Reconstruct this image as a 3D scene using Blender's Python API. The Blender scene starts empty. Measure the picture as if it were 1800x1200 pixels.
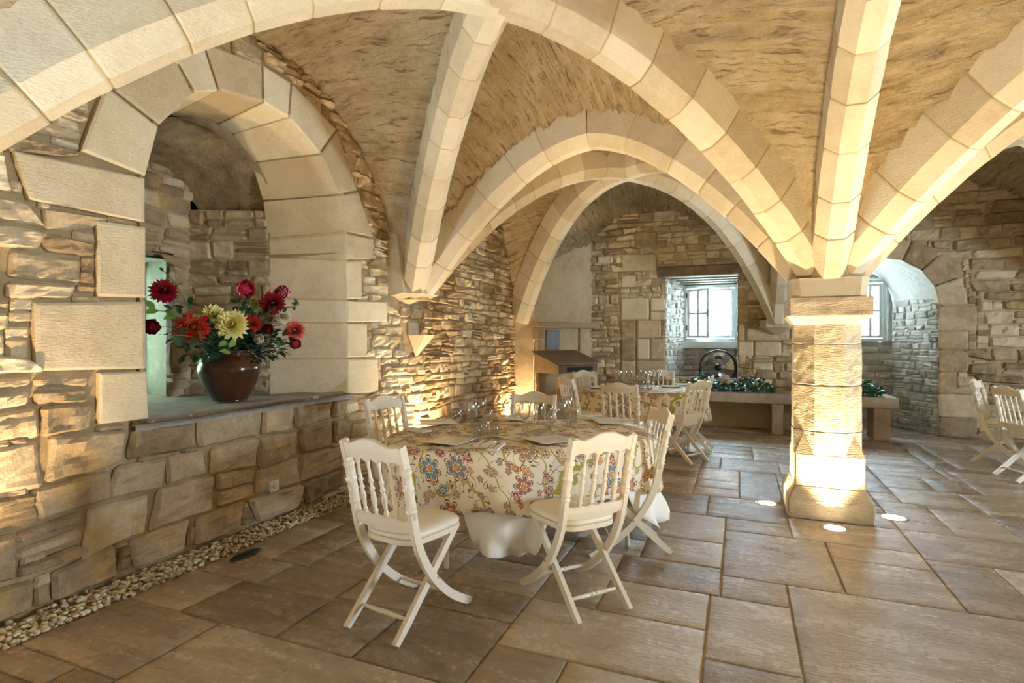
import bpy, bmesh, math, random
import numpy as np
from mathutils import Vector, Matrix, noise as mnoise

PI = math.pi
sc = bpy.context.scene
C = sc.collection
rnd = random.Random(11)

# ------------------------------------------------------------------ camera, world, exposure
cam_d = bpy.data.cameras.new('camera'); cam = bpy.data.objects.new('camera', cam_d); C.objects.link(cam)
cam_d.sensor_width = 36; cam_d.lens = 19.4; cam_d.shift_y = -5 / 1800; cam_d.clip_start = .02
cam.location = (0, 0, 1.42); cam.rotation_euler = (PI / 2, 0, math.radians(22.4))
sc.camera = cam
sc.view_settings.view_transform = 'Standard'; sc.view_settings.look = 'None'
sc.view_settings.gamma = 1; sc.view_settings.use_curve_mapping = False
sc.view_settings.exposure = .8
sc.cycles.max_bounces = 9; sc.cycles.diffuse_bounces = 5; sc.cycles.glossy_bounces = 3
sc.cycles.transmission_bounces = 8; sc.cycles.transparent_max_bounces = 8
sc.cycles.sample_clamp_indirect = 6; sc.cycles.caustics_reflective = False; sc.cycles.caustics_refractive = False

w = bpy.data.worlds.new('daylight'); sc.world = w; w.use_nodes = True
bg = w.node_tree.nodes['Background']; bg.inputs[0].default_value = (.66, .84, 1.0, 1); bg.inputs[1].default_value = 56

WARM = (1, .75, .435)
def spot(name, loc, power, size=110, blend=.7, target=None, radius=.04, color=WARM):
    l = bpy.data.lights.new(name, 'SPOT'); l.energy = power; l.spot_size = math.radians(size); l.spot_blend = blend
    l.color = color; l.shadow_soft_size = radius
    o = bpy.data.objects.new(name, l); C.objects.link(o); o.location = loc
    d = Vector(target) - Vector(loc) if target else Vector((0, 0, 1))
    o.rotation_euler = d.to_track_quat('-Z', 'Y').to_euler(); return o
def portal(loc, sx, sy, toward):
    l = bpy.data.lights.new('window_portal', 'AREA'); l.shape = 'RECTANGLE'; l.size = sx; l.size_y = sy; l.cycles.is_portal = True
    o = bpy.data.objects.new('window_portal', l); C.objects.link(o); o.location = loc
    o.rotation_euler = Vector(toward).to_track_quat('-Z', 'Y').to_euler()
portal((-.48, 10.72, 1.87), .9, 1.1, (0, -1, 0))
portal((1.84, 10.77, 1.87), .8, 1.1, (0, -1, 0))
portal((-4.93, 2.87, 1.5), .75, 1.3, (1, 0, 0))
portal((8.85, 4.0, 1.7), 1.3, 1.8, (-1, 0, 0))

UPLIGHTS = []   # (x, y, power, spot angle, tilt target)
for a in [(.66, 4.74, 190, 95, (.66, 4.92, 1)), (.22, 5.24, 58, 110, (.32, 5.2, 1)), (1.14, 5.2, 58, 110, (1.02, 5.2, 1)), (.66, 5.72, 60, 110, (.66, 5.6, 1)),
          (-2.93, 1.1, 130, 108, (-3.12, 1.15, 1)), (-3.0, 5.35, 120, 125, (-3.2, 5.35, 1)), (-3.16, 8.0, 70, 125, (-3.25, 8.0, 1)),
          (.67, 1.0, 110, 120, (.6, 1.7, 1)), (.2, .45, 60, 120, (.0, 1.0, 1)), (4.6, 4.7, 80, 120, (4.5, 4.6, 1)), (4.2, 5.2, 60, 120, (4.0, 5.2, 1)),
          (1.1, .45, 60, 120, (1.3, 1, 1)), (4.6, 1.4, 60, 120, (4.4, 1.6, 1))]:
    UPLIGHTS.append(a)

# ------------------------------------------------------------------ helpers
def setp(o, label=None, cat=None, group=None, kind=None):
    if label: o['label'] = label
    if cat: o['category'] = cat
    if group: o['group'] = group
    if kind: o['kind'] = kind
    return o
def mesh(name, V, Fc, mat=None, smooth=False):
    me = bpy.data.meshes.new(name)
    me.from_pydata([tuple(v) for v in V], [], [tuple(f) for f in Fc])
    if mat: me.materials.append(mat)
    if smooth: me.polygons.foreach_set('use_smooth', [True] * len(me.polygons))
    me.update(); return me
def link(name, me, parent=None, loc=(0, 0, 0), rotz=0):
    o = bpy.data.objects.new(name, me); C.objects.link(o); o.location = loc; o.rotation_euler = (0, 0, rotz)
    if parent: o.parent = parent
    return o
def empty(name, loc, rotz, label, cat, group=None):
    o = bpy.data.objects.new(name, None); C.objects.link(o); o.location = loc; o.rotation_euler = (0, 0, rotz)
    o.empty_display_size = .1
    return setp(o, label, cat, group)
def copy_tree(o, parent=None):
    c = o.copy(); C.objects.link(c); c.parent = parent
    for ch in list(o.children): copy_tree(ch, c)
    return c

class MB:
    def __init__(s): s.V = []; s.F = []; s.sm = []
    def add(s, V, F, sm=False):
        n = len(s.V); s.V += [tuple(v) for v in V]; s.F += [tuple(i + n for i in f) for f in F]; s.sm += [sm] * len(F); return s
    def box(s, a, b, bev=0):
        x0, y0, z0 = a; x1, y1, z1 = b
        if bev <= 0:
            V = [(x0, y0, z0), (x1, y0, z0), (x1, y1, z0), (x0, y1, z0), (x0, y0, z1), (x1, y0, z1), (x1, y1, z1), (x0, y1, z1)]
            return s.add(V, [(0, 3, 2, 1), (4, 5, 6, 7), (0, 1, 5, 4), (1, 2, 6, 5), (2, 3, 7, 6), (3, 0, 4, 7)])
        bm = bmesh.new(); bmesh.ops.create_cube(bm, size=1)
        for v in bm.verts: v.co = Vector(((x0 + x1) / 2 + v.co.x * (x1 - x0), (y0 + y1) / 2 + v.co.y * (y1 - y0), (z0 + z1) / 2 + v.co.z * (z1 - z0)))
        bmesh.ops.bevel(bm, geom=bm.edges[:], offset=bev, segments=2, profile=.5, affect='EDGES')
        bm.verts.index_update()
        s.add([v.co[:] for v in bm.verts], [[v.index for v in f.verts] for f in bm.faces]); bm.free(); return s
    def lathe(s, prof, n=24, c=(0, 0, 0), M=None, closed=False):
        V = []; F = []
        for r, z in prof:
            for k in range(n):
                a = 2 * PI * k / n; p = Vector((r * math.cos(a), r * math.sin(a), z))
                if M: p = M @ p
                V.append((p.x + c[0], p.y + c[1], p.z + c[2]))
        m = len(prof)
        for j in range(m - 1):
            for k in range(n): F.append((j * n + k, j * n + (k + 1) % n, (j + 1) * n + (k + 1) % n, (j + 1) * n + k))
        if closed: F.append(tuple(range(n))[::-1]); F.append(tuple((m - 1) * n + k for k in range(n)))
        return s.add(V, F, True)
    def rod(s, p, q, prof, n=10):
        """turned rod from p to q; prof = [(fraction, radius)]"""
        p = Vector(p); q = Vector(q); d = q - p; L = d.length
        M = d.to_track_quat('Z', 'Y').to_matrix()
        return s.lathe([(r, t * L) for t, r in prof], n, p, M, True)
    def sweep(s, pts, sec, upv=(1, 0, 0)):
        """sweep 2D section (a along side, b along normal) on pts; side = upv"""
        pts = [Vector(p) for p in pts]; n = len(sec); V = []; F = []
        side = Vector(upv).normalized()
        for i, p in enumerate(pts):
            t = (pts[min(i + 1, len(pts) - 1)] - pts[max(i - 1, 0)]).normalized(); nn = side.cross(t).normalized()
            ss = sec(i / (len(pts) - 1)) if callable(sec) else sec; n = len(ss)
            V += [p + side * a + nn * b for a, b in ss]
        for i in range(len(pts) - 1):
            for k in range(n): F.append((i * n + k, i * n + (k + 1) % n, (i + 1) * n + (k + 1) % n, (i + 1) * n + k))
        F.append(tuple(range(n))[::-1]); F.append(tuple((len(pts) - 1) * n + k for k in range(n)))
        return s.add(V, F)
    def obj(s, name, mat, parent=None, loc=(0, 0, 0), rotz=0):
        me = mesh(name, s.V, s.F, mat); me.polygons.foreach_set('use_smooth', s.sm)
        bm = bmesh.new(); bm.from_mesh(me); bmesh.ops.recalc_face_normals(bm, faces=bm.faces[:]); bm.to_mesh(me); bm.free()
        return link(name, me, parent, loc, rotz)

# ------------------------------------------------------------------ materials
def newmat(name):
    m = bpy.data.materials.new(name); m.use_nodes = True; nt = m.node_tree; return m, nt, nt.nodes['Principled BSDF']
def N(nt, t, **kw):
    n = nt.nodes.new(t)
    for k, v in kw.items():
        if k.startswith('i_'): n.inputs[k[2:].replace('_', ' ')].default_value = v
        else: setattr(n, k, v)
    return n
def L(nt, a, b): nt.links.new(a, b)
def math_(nt, op, a, b=None, c=None):
    n = nt.nodes.new('ShaderNodeMath'); n.operation = op
    for i, x in enumerate((a, b, c)):
        if x is None: continue
        if isinstance(x, (int, float)): n.inputs[i].default_value = x
        else: L(nt, x, n.inputs[i])
    return n.outputs[0]
def ramp(nt, fac, stops):
    r = nt.nodes.new('ShaderNodeValToRGB'); e = r.color_ramp.elements
    while len(e) < len(stops): e.new(.5)
    for i, (p, c) in enumerate(stops): e[i].position = p; e[i].color = (*c, 1)
    L(nt, fac, r.inputs[0]); return r.outputs[0]
def mix(nt, fac, a, b, mode='MIX'):
    n = nt.nodes.new('ShaderNodeMix'); n.data_type = 'RGBA'; n.blend_type = mode
    for i, x in ((0, fac), (6, a), (7, b)):
        if isinstance(x, (int, float)): n.inputs[i].default_value = x
        elif isinstance(x, tuple): n.inputs[i].default_value = (*x, 1)
        else: L(nt, x, n.inputs[i])
    return n.outputs[2]
def noise_(nt, vec, scale, detail=6, rough=.6, dist=0):
    n = N(nt, 'ShaderNodeTexNoise'); n.inputs['Scale'].default_value = scale; n.inputs['Detail'].default_value = detail
    n.inputs['Roughness'].default_value = rough; n.inputs['Distortion'].default_value = dist
    if vec is not None: L(nt, vec, n.inputs['Vector'])
    return n.outputs[0]
def scaled(nt, vec, s, rot=(0, 0, 0)):
    n = N(nt, 'ShaderNodeMapping'); n.inputs['Scale'].default_value = s; n.inputs['Rotation'].default_value = rot; L(nt, vec, n.inputs[0]); return n.outputs[0]

def stone_mat(name, dark, mid, light, bump=.6, scale=1., tool=0, rough=.9, strata=None, ochre=0, pits=0):
    m, nt, b = newmat(name)
    pos = N(nt, 'ShaderNodeNewGeometry').outputs['Position']
    rn = N(nt, 'ShaderNodeAttribute', attribute_name='tone').outputs['Fac']
    big = noise_(nt, pos, 1.7 * scale, 4, .55); med = noise_(nt, pos, 9 * scale, 8, .65); fine = noise_(nt, pos, 60 * scale, 6, .7)
    f = math_(nt, 'ADD', math_(nt, 'MULTIPLY', big, .45), math_(nt, 'MULTIPLY', med, .45))
    f = math_(nt, 'ADD', f, math_(nt, 'MULTIPLY', math_(nt, 'SUBTRACT', rn, .5), .45))
    f = math_(nt, 'ADD', f, math_(nt, 'MULTIPLY', math_(nt, 'SUBTRACT', fine, .5), .35))
    col = ramp(nt, f, [(.22, dark), (.47, mid), (.72, light)])
    if ochre:
        o = noise_(nt, pos, 2.6, 5, .6, .6)
        om = ramp(nt, o, [(.56, (0, 0, 0)), (.68, (ochre,) * 3)])
        col = mix(nt, om, col, (.62, .40, .15))
    if pits:
        pn = noise_(nt, pos, 120, 3, .6)
        pm = ramp(nt, pn, [(.28, (pits,) * 3), (.36, (0, 0, 0))])
        col = mix(nt, pm, col, (.16, .11, .06))
    L(nt, col, b.inputs['Base Color']); b.inputs['Roughness'].default_value = rough
    b.inputs['Specular IOR Level'].default_value = .25
    h = math_(nt, 'ADD', math_(nt, 'MULTIPLY', med, .7), math_(nt, 'MULTIPLY', fine, .25))
    if strata:
        sn = noise_(nt, scaled(nt, pos, strata), 1, 8, .7)
        h = math_(nt, 'ADD', h, math_(nt, 'MULTIPLY', sn, 1.0))
    if tool:
        tv = noise_(nt, scaled(nt, pos, (30, 30, 130), (.7, .5, .2)), 1, 2, .5)
        h = math_(nt, 'ADD', h, math_(nt, 'MULTIPLY', tv, tool))
    bu = N(nt, 'ShaderNodeBump'); bu.inputs['Strength'].default_value = bump; bu.inputs['Distance'].default_value = .03
    L(nt, h, bu.inputs['Height']); L(nt, bu.outputs[0], b.inputs['Normal'])
    return m
def web_mat():
    m, nt, b = newmat('vault_web')
    pos = N(nt, 'ShaderNodeNewGeometry').outputs['Position']; uv = N(nt, 'ShaderNodeUVMap').outputs[0]
    st = noise_(nt, scaled(nt, uv, (9, 1.1, 1)), 1, 8, .72, .4); st2 = noise_(nt, scaled(nt, uv, (34, 3.2, 1)), 1, 6, .7, .3)
    big = noise_(nt, pos, 2.1, 5, .6); fine = noise_(nt, pos, 70, 6, .7); med = noise_(nt, pos, 14, 6, .65)
    f = math_(nt, 'ADD', math_(nt, 'MULTIPLY', st, .55), math_(nt, 'MULTIPLY', big, .45)); f = math_(nt, 'ADD', f, math_(nt, 'MULTIPLY', math_(nt, 'SUBTRACT', med, .5), .35)); f = math_(nt, 'ADD', f, math_(nt, 'MULTIPLY', math_(nt, 'SUBTRACT', fine, .5), .3))
    col = ramp(nt, f, [(.30, (.34, .23, .11)), (.42, (.56, .42, .23)), (.55, (.69, .55, .34)), (.70, (.80, .69, .49))])
    crack = ramp(nt, st2, [(.36, (.9, .9, .9)), (.46, (0, 0, 0))]); col = mix(nt, crack, col, (.26, .17, .085))
    och = ramp(nt, noise_(nt, scaled(nt, uv, (2.4, 1.6, 1)), 1, 5, .6, .6), [(.60, (0, 0, 0)), (.66, (.55, .55, .55))]); col = mix(nt, och, col, (.62, .40, .16))
    L(nt, col, b.inputs['Base Color']); b.inputs['Roughness'].default_value = .92; b.inputs['Specular IOR Level'].default_value = .2
    h = math_(nt, 'ADD', math_(nt, 'MULTIPLY', st, 1.3), math_(nt, 'MULTIPLY', st2, .8)); h = math_(nt, 'ADD', h, math_(nt, 'MULTIPLY', med, .6)); h = math_(nt, 'ADD', h, math_(nt, 'MULTIPLY', fine, .22))
    bu = N(nt, 'ShaderNodeBump'); bu.inputs['Strength'].default_value = 1.0; bu.inputs['Distance'].default_value = .07
    L(nt, h, bu.inputs['Height']); L(nt, bu.outputs[0], b.inputs['Normal']); return m
def plain(name, col, rough=.5, metal=0, bump=0, bscale=80, var=0, coat=0):
    m, nt, b = newmat(name)
    b.inputs['Base Color'].default_value = (*col, 1); b.inputs['Roughness'].default_value = rough; b.inputs['Metallic'].default_value = metal
    if coat: b.inputs['Coat Weight'].default_value = coat
    tc = N(nt, 'ShaderNodeTexCoord').outputs['Object']
    if var:
        n = noise_(nt, tc, 6, 5, .6)
        L(nt, ramp(nt, n, [(.3, tuple(c * (1 - var) for c in col)), (.7, tuple(min(1, c * (1 + var)) for c in col))]), b.inputs['Base Color'])
    if bump:
        n = noise_(nt, tc, bscale, 5, .6); bu = N(nt, 'ShaderNodeBump'); bu.inputs['Strength'].default_value = bump; bu.inputs['Distance'].default_value = .01
        L(nt, n, bu.inputs['Height']); L(nt, bu.outputs[0], b.inputs['Normal'])
    return m

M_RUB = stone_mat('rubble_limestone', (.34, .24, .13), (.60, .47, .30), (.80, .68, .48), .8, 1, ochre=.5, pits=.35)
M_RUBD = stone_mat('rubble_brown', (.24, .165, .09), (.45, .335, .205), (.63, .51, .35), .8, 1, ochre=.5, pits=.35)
M_DRESS = stone_mat('dressed_limestone', (.50, .39, .24), (.66, .54, .36), (.76, .66, .47), .4, 1, tool=.45, pits=.3)
M_RIB = stone_mat('rib_limestone', (.58, .48, .32), (.72, .62, .44), (.79, .71, .54), .28, 1, tool=.5, pits=.25)
M_SHAFT = stone_mat('column_limestone', (.44, .34, .21), (.64, .54, .38), (.76, .68, .53), .9, 1, tool=.5, pits=.7)
M_MORTAR = stone_mat('lime_mortar', (.30, .21, .11), (.46, .34, .19), (.58, .46, .29), .9, 1.6)
M_JOINT = stone_mat('yellow_joint', (.52, .38, .18), (.62, .47, .25), (.68, .54, .32), .4)
M_WEB = None
M_PLAST = stone_mat('old_plaster', (.40, .29, .17), (.56, .43, .27), (.68, .56, .38), .45)
M_GRAVEL = stone_mat('gravel_pebble', (.42, .34, .22), (.62, .53, .37), (.76, .68, .52), .3, 2)
M_WHITE = plain('white_lacquer', (.82, .74, .60), .32, bump=.03, bscale=30)
M_CUSH = plain('white_leatherette', (.84, .78, .66), .42, bump=.05, bscale=120)
M_LINEN = plain('white_linen', (.88, .85, .78), .85, bump=.12, bscale=250)
M_PLATE = plain('pale_plate', (.86, .84, .78), .15, var=.08)
M_SLATE = plain('dark_slate', (.08, .075, .07), .4, bump=.1)
M_STEEL = plain('steel', (.62, .60, .56), .22, 1)
M_BLACK = plain('black_metal', (.015, .015, .017), .35, .3)
M_FRAME = plain('painted_window_frame', (.62, .72, .74), .5, bump=.1, bscale=40, var=.06)
M_WOODL = plain('pale_wood', (.52, .36, .18), .55, bump=.2, bscale=25, var=.25)
M_WOODD = plain('dark_wood', (.16, .10, .055), .5, bump=.2, bscale=25, var=.3)
M_BEAM = plain('old_oak', (.19, .12, .07), .8, bump=.6, bscale=20, var=.4)
M_CERAM = plain('brown_glaze', (.055, .018, .008), .2, var=.35, coat=.35)
M_CERIN = plain('dark_glaze', (.05, .03, .02), .4)
M_STEM = plain('green_stem', (.07, .14, .04), .6)
M_LEAF = plain('dark_leaf', (.025, .07, .028), .4, var=.4)
M_LEAFY = plain('light_leaf', (.14, .24, .05), .45, var=.3)
M_IVY = plain('ivy_leaf', (.02, .085, .03), .3, var=.5)
M_PLASTIC = plain('white_plastic', (.85, .84, .80), .35)
M_SOCK = plain('grey_panel', (.22, .26, .27), .6, var=.25)
M_WEB = web_mat()
def glass_mat(name, col=(1, 1, 1), ior=1.45, rough=0):
    m, nt, b = newmat(name); b.inputs['Base Color'].default_value = (*col, 1); b.inputs['Roughness'].default_value = rough
    b.inputs['Transmission Weight'].default_value = 1; b.inputs['IOR'].default_value = ior; return m
def pane_mat(nm='window_glass', tint=(.95, .98, .97, 1)):
    m, nt, b = newmat(nm); nt.nodes.remove(b)
    t = N(nt, 'ShaderNodeBsdfTransparent'); t.inputs[0].default_value = tint; g = N(nt, 'ShaderNodeBsdfGlossy'); g.inputs['Roughness'].default_value = .05
    fr = N(nt, 'ShaderNodeLayerWeight'); x = N(nt, 'ShaderNodeMixShader'); L(nt, math_(nt, 'ADD', math_(nt, 'MULTIPLY', math_(nt, 'POWER', fr.outputs['Facing'], 1.7), .9), .05), x.inputs[0]); L(nt, t.outputs[0], x.inputs[1]); L(nt, g.outputs[0], x.inputs[2])
    L(nt, x.outputs[0], nt.nodes['Material Output'].inputs[0]); return m
M_PANE = pane_mat(); M_PANEG = pane_mat('dimming_glass', (.28, .30, .25, 1)); M_GLASS = pane_mat('clear_glass', (.96, .97, .96, 1))  # the slit pane's tint is added to dim and colour its daylight
def emit_mat():
    m, nt, b = newmat('lamp_lens'); b.inputs['Emission Color'].default_value = (1, .86, .62, 1); b.inputs['Emission Strength'].default_value = 14; return m
M_LENS = emit_mat()

def floor_mat():
    m, nt, b = newmat('limestone_paving')
    pos = N(nt, 'ShaderNodeNewGeometry').outputs['Position']
    rn = N(nt, 'ShaderNodeAttribute', attribute_name='tone').outputs['Fac']
    sv = scaled(nt, pos, (1.2, 3.2, 1), (0, 0, .5))
    a = noise_(nt, sv, 1.6, 8, .62, .5); c = noise_(nt, pos, 24, 6, .7); d = noise_(nt, scaled(nt, pos, (14, 60, 1), (0, 0, .45)), 1, 6, .65)
    f = math_(nt, 'ADD', math_(nt, 'MULTIPLY', a, .55), math_(nt, 'MULTIPLY', c, .3))
    f = math_(nt, 'ADD', f, math_(nt, 'MULTIPLY', math_(nt, 'SUBTRACT', rn, .5), .32))
    col = ramp(nt, f, [(.2, (.17, .12, .075)), (.42, (.36, .28, .195)), (.62, (.54, .455, .35))])
    och = ramp(nt, noise_(nt, pos, 3.2, 6, .65, .4), [(.56, (0, 0, 0)), (.74, (.5, .5, .5))])
    col = mix(nt, och, col, (.34, .23, .11))
    L(nt, col, b.inputs['Base Color'])
    r = math_(nt, 'ADD', math_(nt, 'MULTIPLY', a, .45), math_(nt, 'MULTIPLY', c, .25))
    L(nt, math_(nt, 'SUBTRACT', r, .11), b.inputs['Roughness']); b.inputs['Specular IOR Level'].default_value = .5
    h = math_(nt, 'ADD', math_(nt, 'MULTIPLY', d, .9), math_(nt, 'MULTIPLY', a, 1.2)); h = math_(nt, 'ADD', h, math_(nt, 'MULTIPLY', c, .35))
    bu = N(nt, 'ShaderNodeBump'); bu.inputs['Strength'].default_value = .6; bu.inputs['Distance'].default_value = .014
    L(nt, h, bu.inputs['Height']); L(nt, bu.outputs[0], b.inputs['Normal']); return m
M_FLOOR = floor_mat()

def floral_mat():
    m, nt, b = newmat('floral_print')
    uv = N(nt, 'ShaderNodeUVMap').outputs[0]
    base = (.80, .71, .55)
    col = None
    nz = N(nt, 'ShaderNodeTexNoise'); nz.inputs['Scale'].default_value = 5; L(nt, uv, nz.inputs['Vector'])
    def vadd(a, bvec, s):
        q = N(nt, 'ShaderNodeVectorMath', operation='MULTIPLY_ADD'); L(nt, a, q.inputs[0]); q.inputs[1].default_value = (s, s, 0); L(nt, bvec, q.inputs[2]); return q.outputs[0]
    wuv = vadd(nz.outputs['Color'], uv, .10)
    # olive vines: contour lines of a warped noise
    v1 = noise_(nt, wuv, 3.4, 1, .4); d1 = math_(nt, 'ABSOLUTE', math_(nt, 'SUBTRACT', v1, .5))
    vine = math_(nt, 'LESS_THAN', d1, .0125)
    v2 = noise_(nt, wuv, 11, 2, .5); d2 = math_(nt, 'ABSOLUTE', math_(nt, 'SUBTRACT', v2, .52)); near = math_(nt, 'LESS_THAN', d1, .10)
    twig = math_(nt, 'MULTIPLY', math_(nt, 'LESS_THAN', d2, .011), near)
    col = mix(nt, twig, base, (.17, .10, .055))
    col = mix(nt, vine, col, (.42, .34, .05))
    def flowers(scale, size, npet, palette, off, thr, col, stretch=1.):
        mp = N(nt, 'ShaderNodeMapping'); mp.inputs['Location'].default_value = off; mp.inputs['Scale'].default_value = (scale, scale * stretch, scale); mp.inputs['Rotation'].default_value = (0, 0, off[2]); L(nt, uv, mp.inputs[0])
        vo = N(nt, 'ShaderNodeTexVoronoi'); vo.voronoi_dimensions = '2D'; vo.inputs['Scale'].default_value = 1; vo.inputs['Randomness'].default_value = .75; L(nt, mp.outputs[0], vo.inputs['Vector'])
        dv = N(nt, 'ShaderNodeVectorMath', operation='SUBTRACT'); L(nt, mp.outputs[0], dv.inputs[0]); L(nt, vo.outputs['Position'], dv.inputs[1])
        sp = N(nt, 'ShaderNodeSeparateXYZ'); L(nt, dv.outputs[0], sp.inputs[0]); sc2 = N(nt, 'ShaderNodeSeparateColor'); L(nt, vo.outputs['Color'], sc2.inputs[0])
        ang = math_(nt, 'ARCTAN2', sp.outputs[1], sp.outputs[0]); ang = math_(nt, 'ADD', ang, math_(nt, 'MULTIPLY', sc2.outputs[0], 6.28))
        r = vo.outputs['Distance']
        pet = math_(nt, 'POWER', math_(nt, 'ABSOLUTE', math_(nt, 'COSINE', math_(nt, 'MULTIPLY', ang, npet / 2))), .55)
        R = math_(nt, 'MULTIPLY', math_(nt, 'ADD', math_(nt, 'MULTIPLY', pet, .62), .38), size)
        rel = math_(nt, 'DIVIDE', r, R); on = math_(nt, 'GREATER_THAN', sc2.outputs[1], thr)
        inside = math_(nt, 'MULTIPLY', math_(nt, 'LESS_THAN', rel, 1), on)
        main = ramp(nt, sc2.outputs[2], palette); nt.nodes[-1]
        for n_ in nt.nodes:
            pass
        inner = ramp(nt, rel, [(0, (.75, .26, .03)), (.2, (.75, .26, .03)), (.21, (.12, .05, .03)), (.26, (.80, .71, .55)), (.34, (.8, .71, .55)), (.36, (0, 0, 0)), (.78, (0, 0, 0)), (.80, (.80, .71, .55)), (.88, (.80, .71, .55)), (.90, (.10, .03, .02))])
        for n_ in (nt.nodes[-1],): n_.color_ramp.interpolation = 'CONSTANT' if n_.bl_idname == 'ShaderNodeValToRGB' else 'CONSTANT'
        band = ramp(nt, rel, [(.0, (0, 0, 0)), (.36, (1, 1, 1)), (.79, (0, 0, 0))]); nt.nodes[-1].color_ramp.interpolation = 'CONSTANT'
        veins = math_(nt, 'GREATER_THAN', math_(nt, 'SINE', math_(nt, 'MULTIPLY', ang, npet * 4)), .55)
        mc = mix(nt, math_(nt, 'MULTIPLY', veins, .5), main, (.80, .71, .55))
        fc = mix(nt, band, inner, mc)
        return mix(nt, inside, col, fc)
    pal = [(.0, (.28, .03, .035)), (.3, (.26, .03, .04)), (.45, (.66, .24, .03)), (.6, (.02, .15, .20)), (.75, (.30, .05, .05)), (.95, (.26, .22, .04))]
    col = flowers(11.5, .27, 5, pal, (.2, .7, .4), .60, col)
    col = flowers(7, .36, 2, pal, (.9, .1, 1.1), .50, col, 1.6)
    col = flowers(5.2, .40, 7, pal, (.3, .2, .2), .42, col)
    L(nt, col, b.inputs['Base Color']); b.inputs['Roughness'].default_value = .8
    bu = N(nt, 'ShaderNodeBump'); bu.inputs['Strength'].default_value = .08; bu.inputs['Distance'].default_value = .004
    L(nt, noise_(nt, uv, 300, 2, .5), bu.inputs['Height']); L(nt, bu.outputs[0], b.inputs['Normal'])
    return m
M_FLORAL = floral_mat()
# ------------------------------------------------------------------ masonry
CAMP = np.array([0, 0, 1.42]); RV = np.array([.9245, .3811, 0]); FV = np.array([-.3811, .9245, 0])
def px(p):
    q = np.array(p, float) - CAMP; d = q @ FV
    if d < .05: return None
    return 900 + 970 * (q @ RV) / d, 595 - 970 * q[2] / d
def ray(x, y): return FV + RV * (x - 900) / 970 + np.array([0, 0, 1]) * (595 - y) / 970
def on_x(x, y, v): r = ray(x, y); t = v / r[0]; return (r[1] * t, 1.42 + r[2] * t)      # -> (Y, z)
def on_y(x, y, v): r = ray(x, y); t = v / r[1]; return (r[0] * t, 1.42 + r[2] * t)      # -> (X, z)

class Frame:
    """a wall plane: s runs along D, h leaves the wall along Nn"""
    def __init__(s, O, D, Nn): s.O = np.array(O, float); s.D = np.array(D, float) / np.linalg.norm(D); s.N = np.array(Nn, float) / np.linalg.norm(Nn)
    def p(s, a, z, h): return s.O + s.D * a + np.array([0, 0, 1.]) * z + s.N * h
def inside(poly, s, z):
    c = False; n = len(poly); j = n - 1
    for i in range(n):
        a, b = poly[i]; p, q = poly[j]
        if (b > z) != (q > z) and s < (p - a) * (z - b) / (q - b) + a: c = not c
        j = i
    return c
def shrink(poly, g):
    cx = sum(p[0] for p in poly) / len(poly); cz = sum(p[1] for p in poly) / len(poly); out = []
    for s, z in poly:
        d = math.hypot(s - cx, z - cz) + 1e-6; k = max(.5, 1 - 1.3 * g / d); out.append((cx + (s - cx) * k, cz + (z - cz) * k))
    return out
def stone(fr, q, depth, nx, nz, rough, rag=.06, taper=.35, back=.03):
    """q: 4 corners (s,z) ccw. Returns verts, faces: a rounded, chipped block face with rim"""
    A, B, Cc, D = [np.array(c, float) for c in q]
    w = (np.linalg.norm(B - A) + np.linalg.norm(Cc - D)) / 2; h = (np.linalg.norm(D - A) + np.linalg.norm(Cc - B)) / 2
    m = min(w, h); e = min(.3, .012 / max(w, .02) + .03); ez = min(.3, .012 / max(h, .02) + .03)
    us = [0, e] + [e + (1 - 2 * e) * i / nx for i in range(1, nx)] + [1 - e, 1]
    vs = [0, ez] + [ez + (1 - 2 * ez) * i / nz for i in range(1, nz)] + [1 - ez, 1]
    V = []; F = []; nu = len(us); nv = len(vs); sx = rnd.random() * 50; sz = rnd.random() * 50
    tu = rnd.uniform(-.25, .25) * rough; tv = rnd.uniform(-.3, .3) * rough
    for j, v in enumerate(vs):
        for i, u in enumerate(us):
            p = (A * (1 - u) + B * u) * (1 - v) + (D * (1 - u) + Cc * u) * v
            bu = i in (0, nu - 1); bv = j in (0, nv - 1)
            uu, vv = u, v
            if bu and bv:   # round the corners
                c = (A + B + Cc + D) / 4; p = p + (c - p) * min(.10, .35 * .03 / max(m, .03))
            nn = mnoise.noise_vector(Vector((p[0] * 7 + sx, p[1] * 7 + sz, 0)))
            ed = max(abs(2 * u - 1), abs(2 * v - 1))
            p = p + np.array([nn[0], nn[1]]) * rag * m * (1 if (bu or bv) else .6)
            n2 = mnoise.fractal(Vector((p[0] * 9 + sx, p[1] * 13 + sz, 3)), .7, 2.2, 3) if rough > 0 else 0
            hh = depth * (1 + rough * (.75 * n2 + tu * (2 * u - 1) + tv * (2 * v - 1)))
            hh = min(max(hh, .45 * depth), 1.7 * depth)
            if bu or bv: hh = hh * taper
            V.append(fr.p(p[0], p[1], hh))
    for j in range(nv - 1):
        for i in range(nu - 1): a = j * nu + i; F.append((a, a + 1, a + nu + 1, a + nu))
    ring = [i for i in range(nu)] + [j * nu + nu - 1 for j in range(1, nv)] + [(nv - 1) * nu + i for i in range(nu - 2, -1, -1)] + [j * nu for j in range(nv - 2, 0, -1)]
    n0 = len(V)
    for k in ring: V.append(np.array(V[k]) - fr.N * (depth * taper + back))
    for k in range(len(ring)):
        k2 = (k + 1) % len(ring); F.append((ring[k], n0 + k, n0 + k2, ring[k2]))
    return V, F
def tone_attr(me, val):
    at = me.attributes.new('tone', 'FLOAT', 'POINT'); at.data.foreach_set('value', val if hasattr(val, '__len__') else [val] * len(me.vertices))

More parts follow.
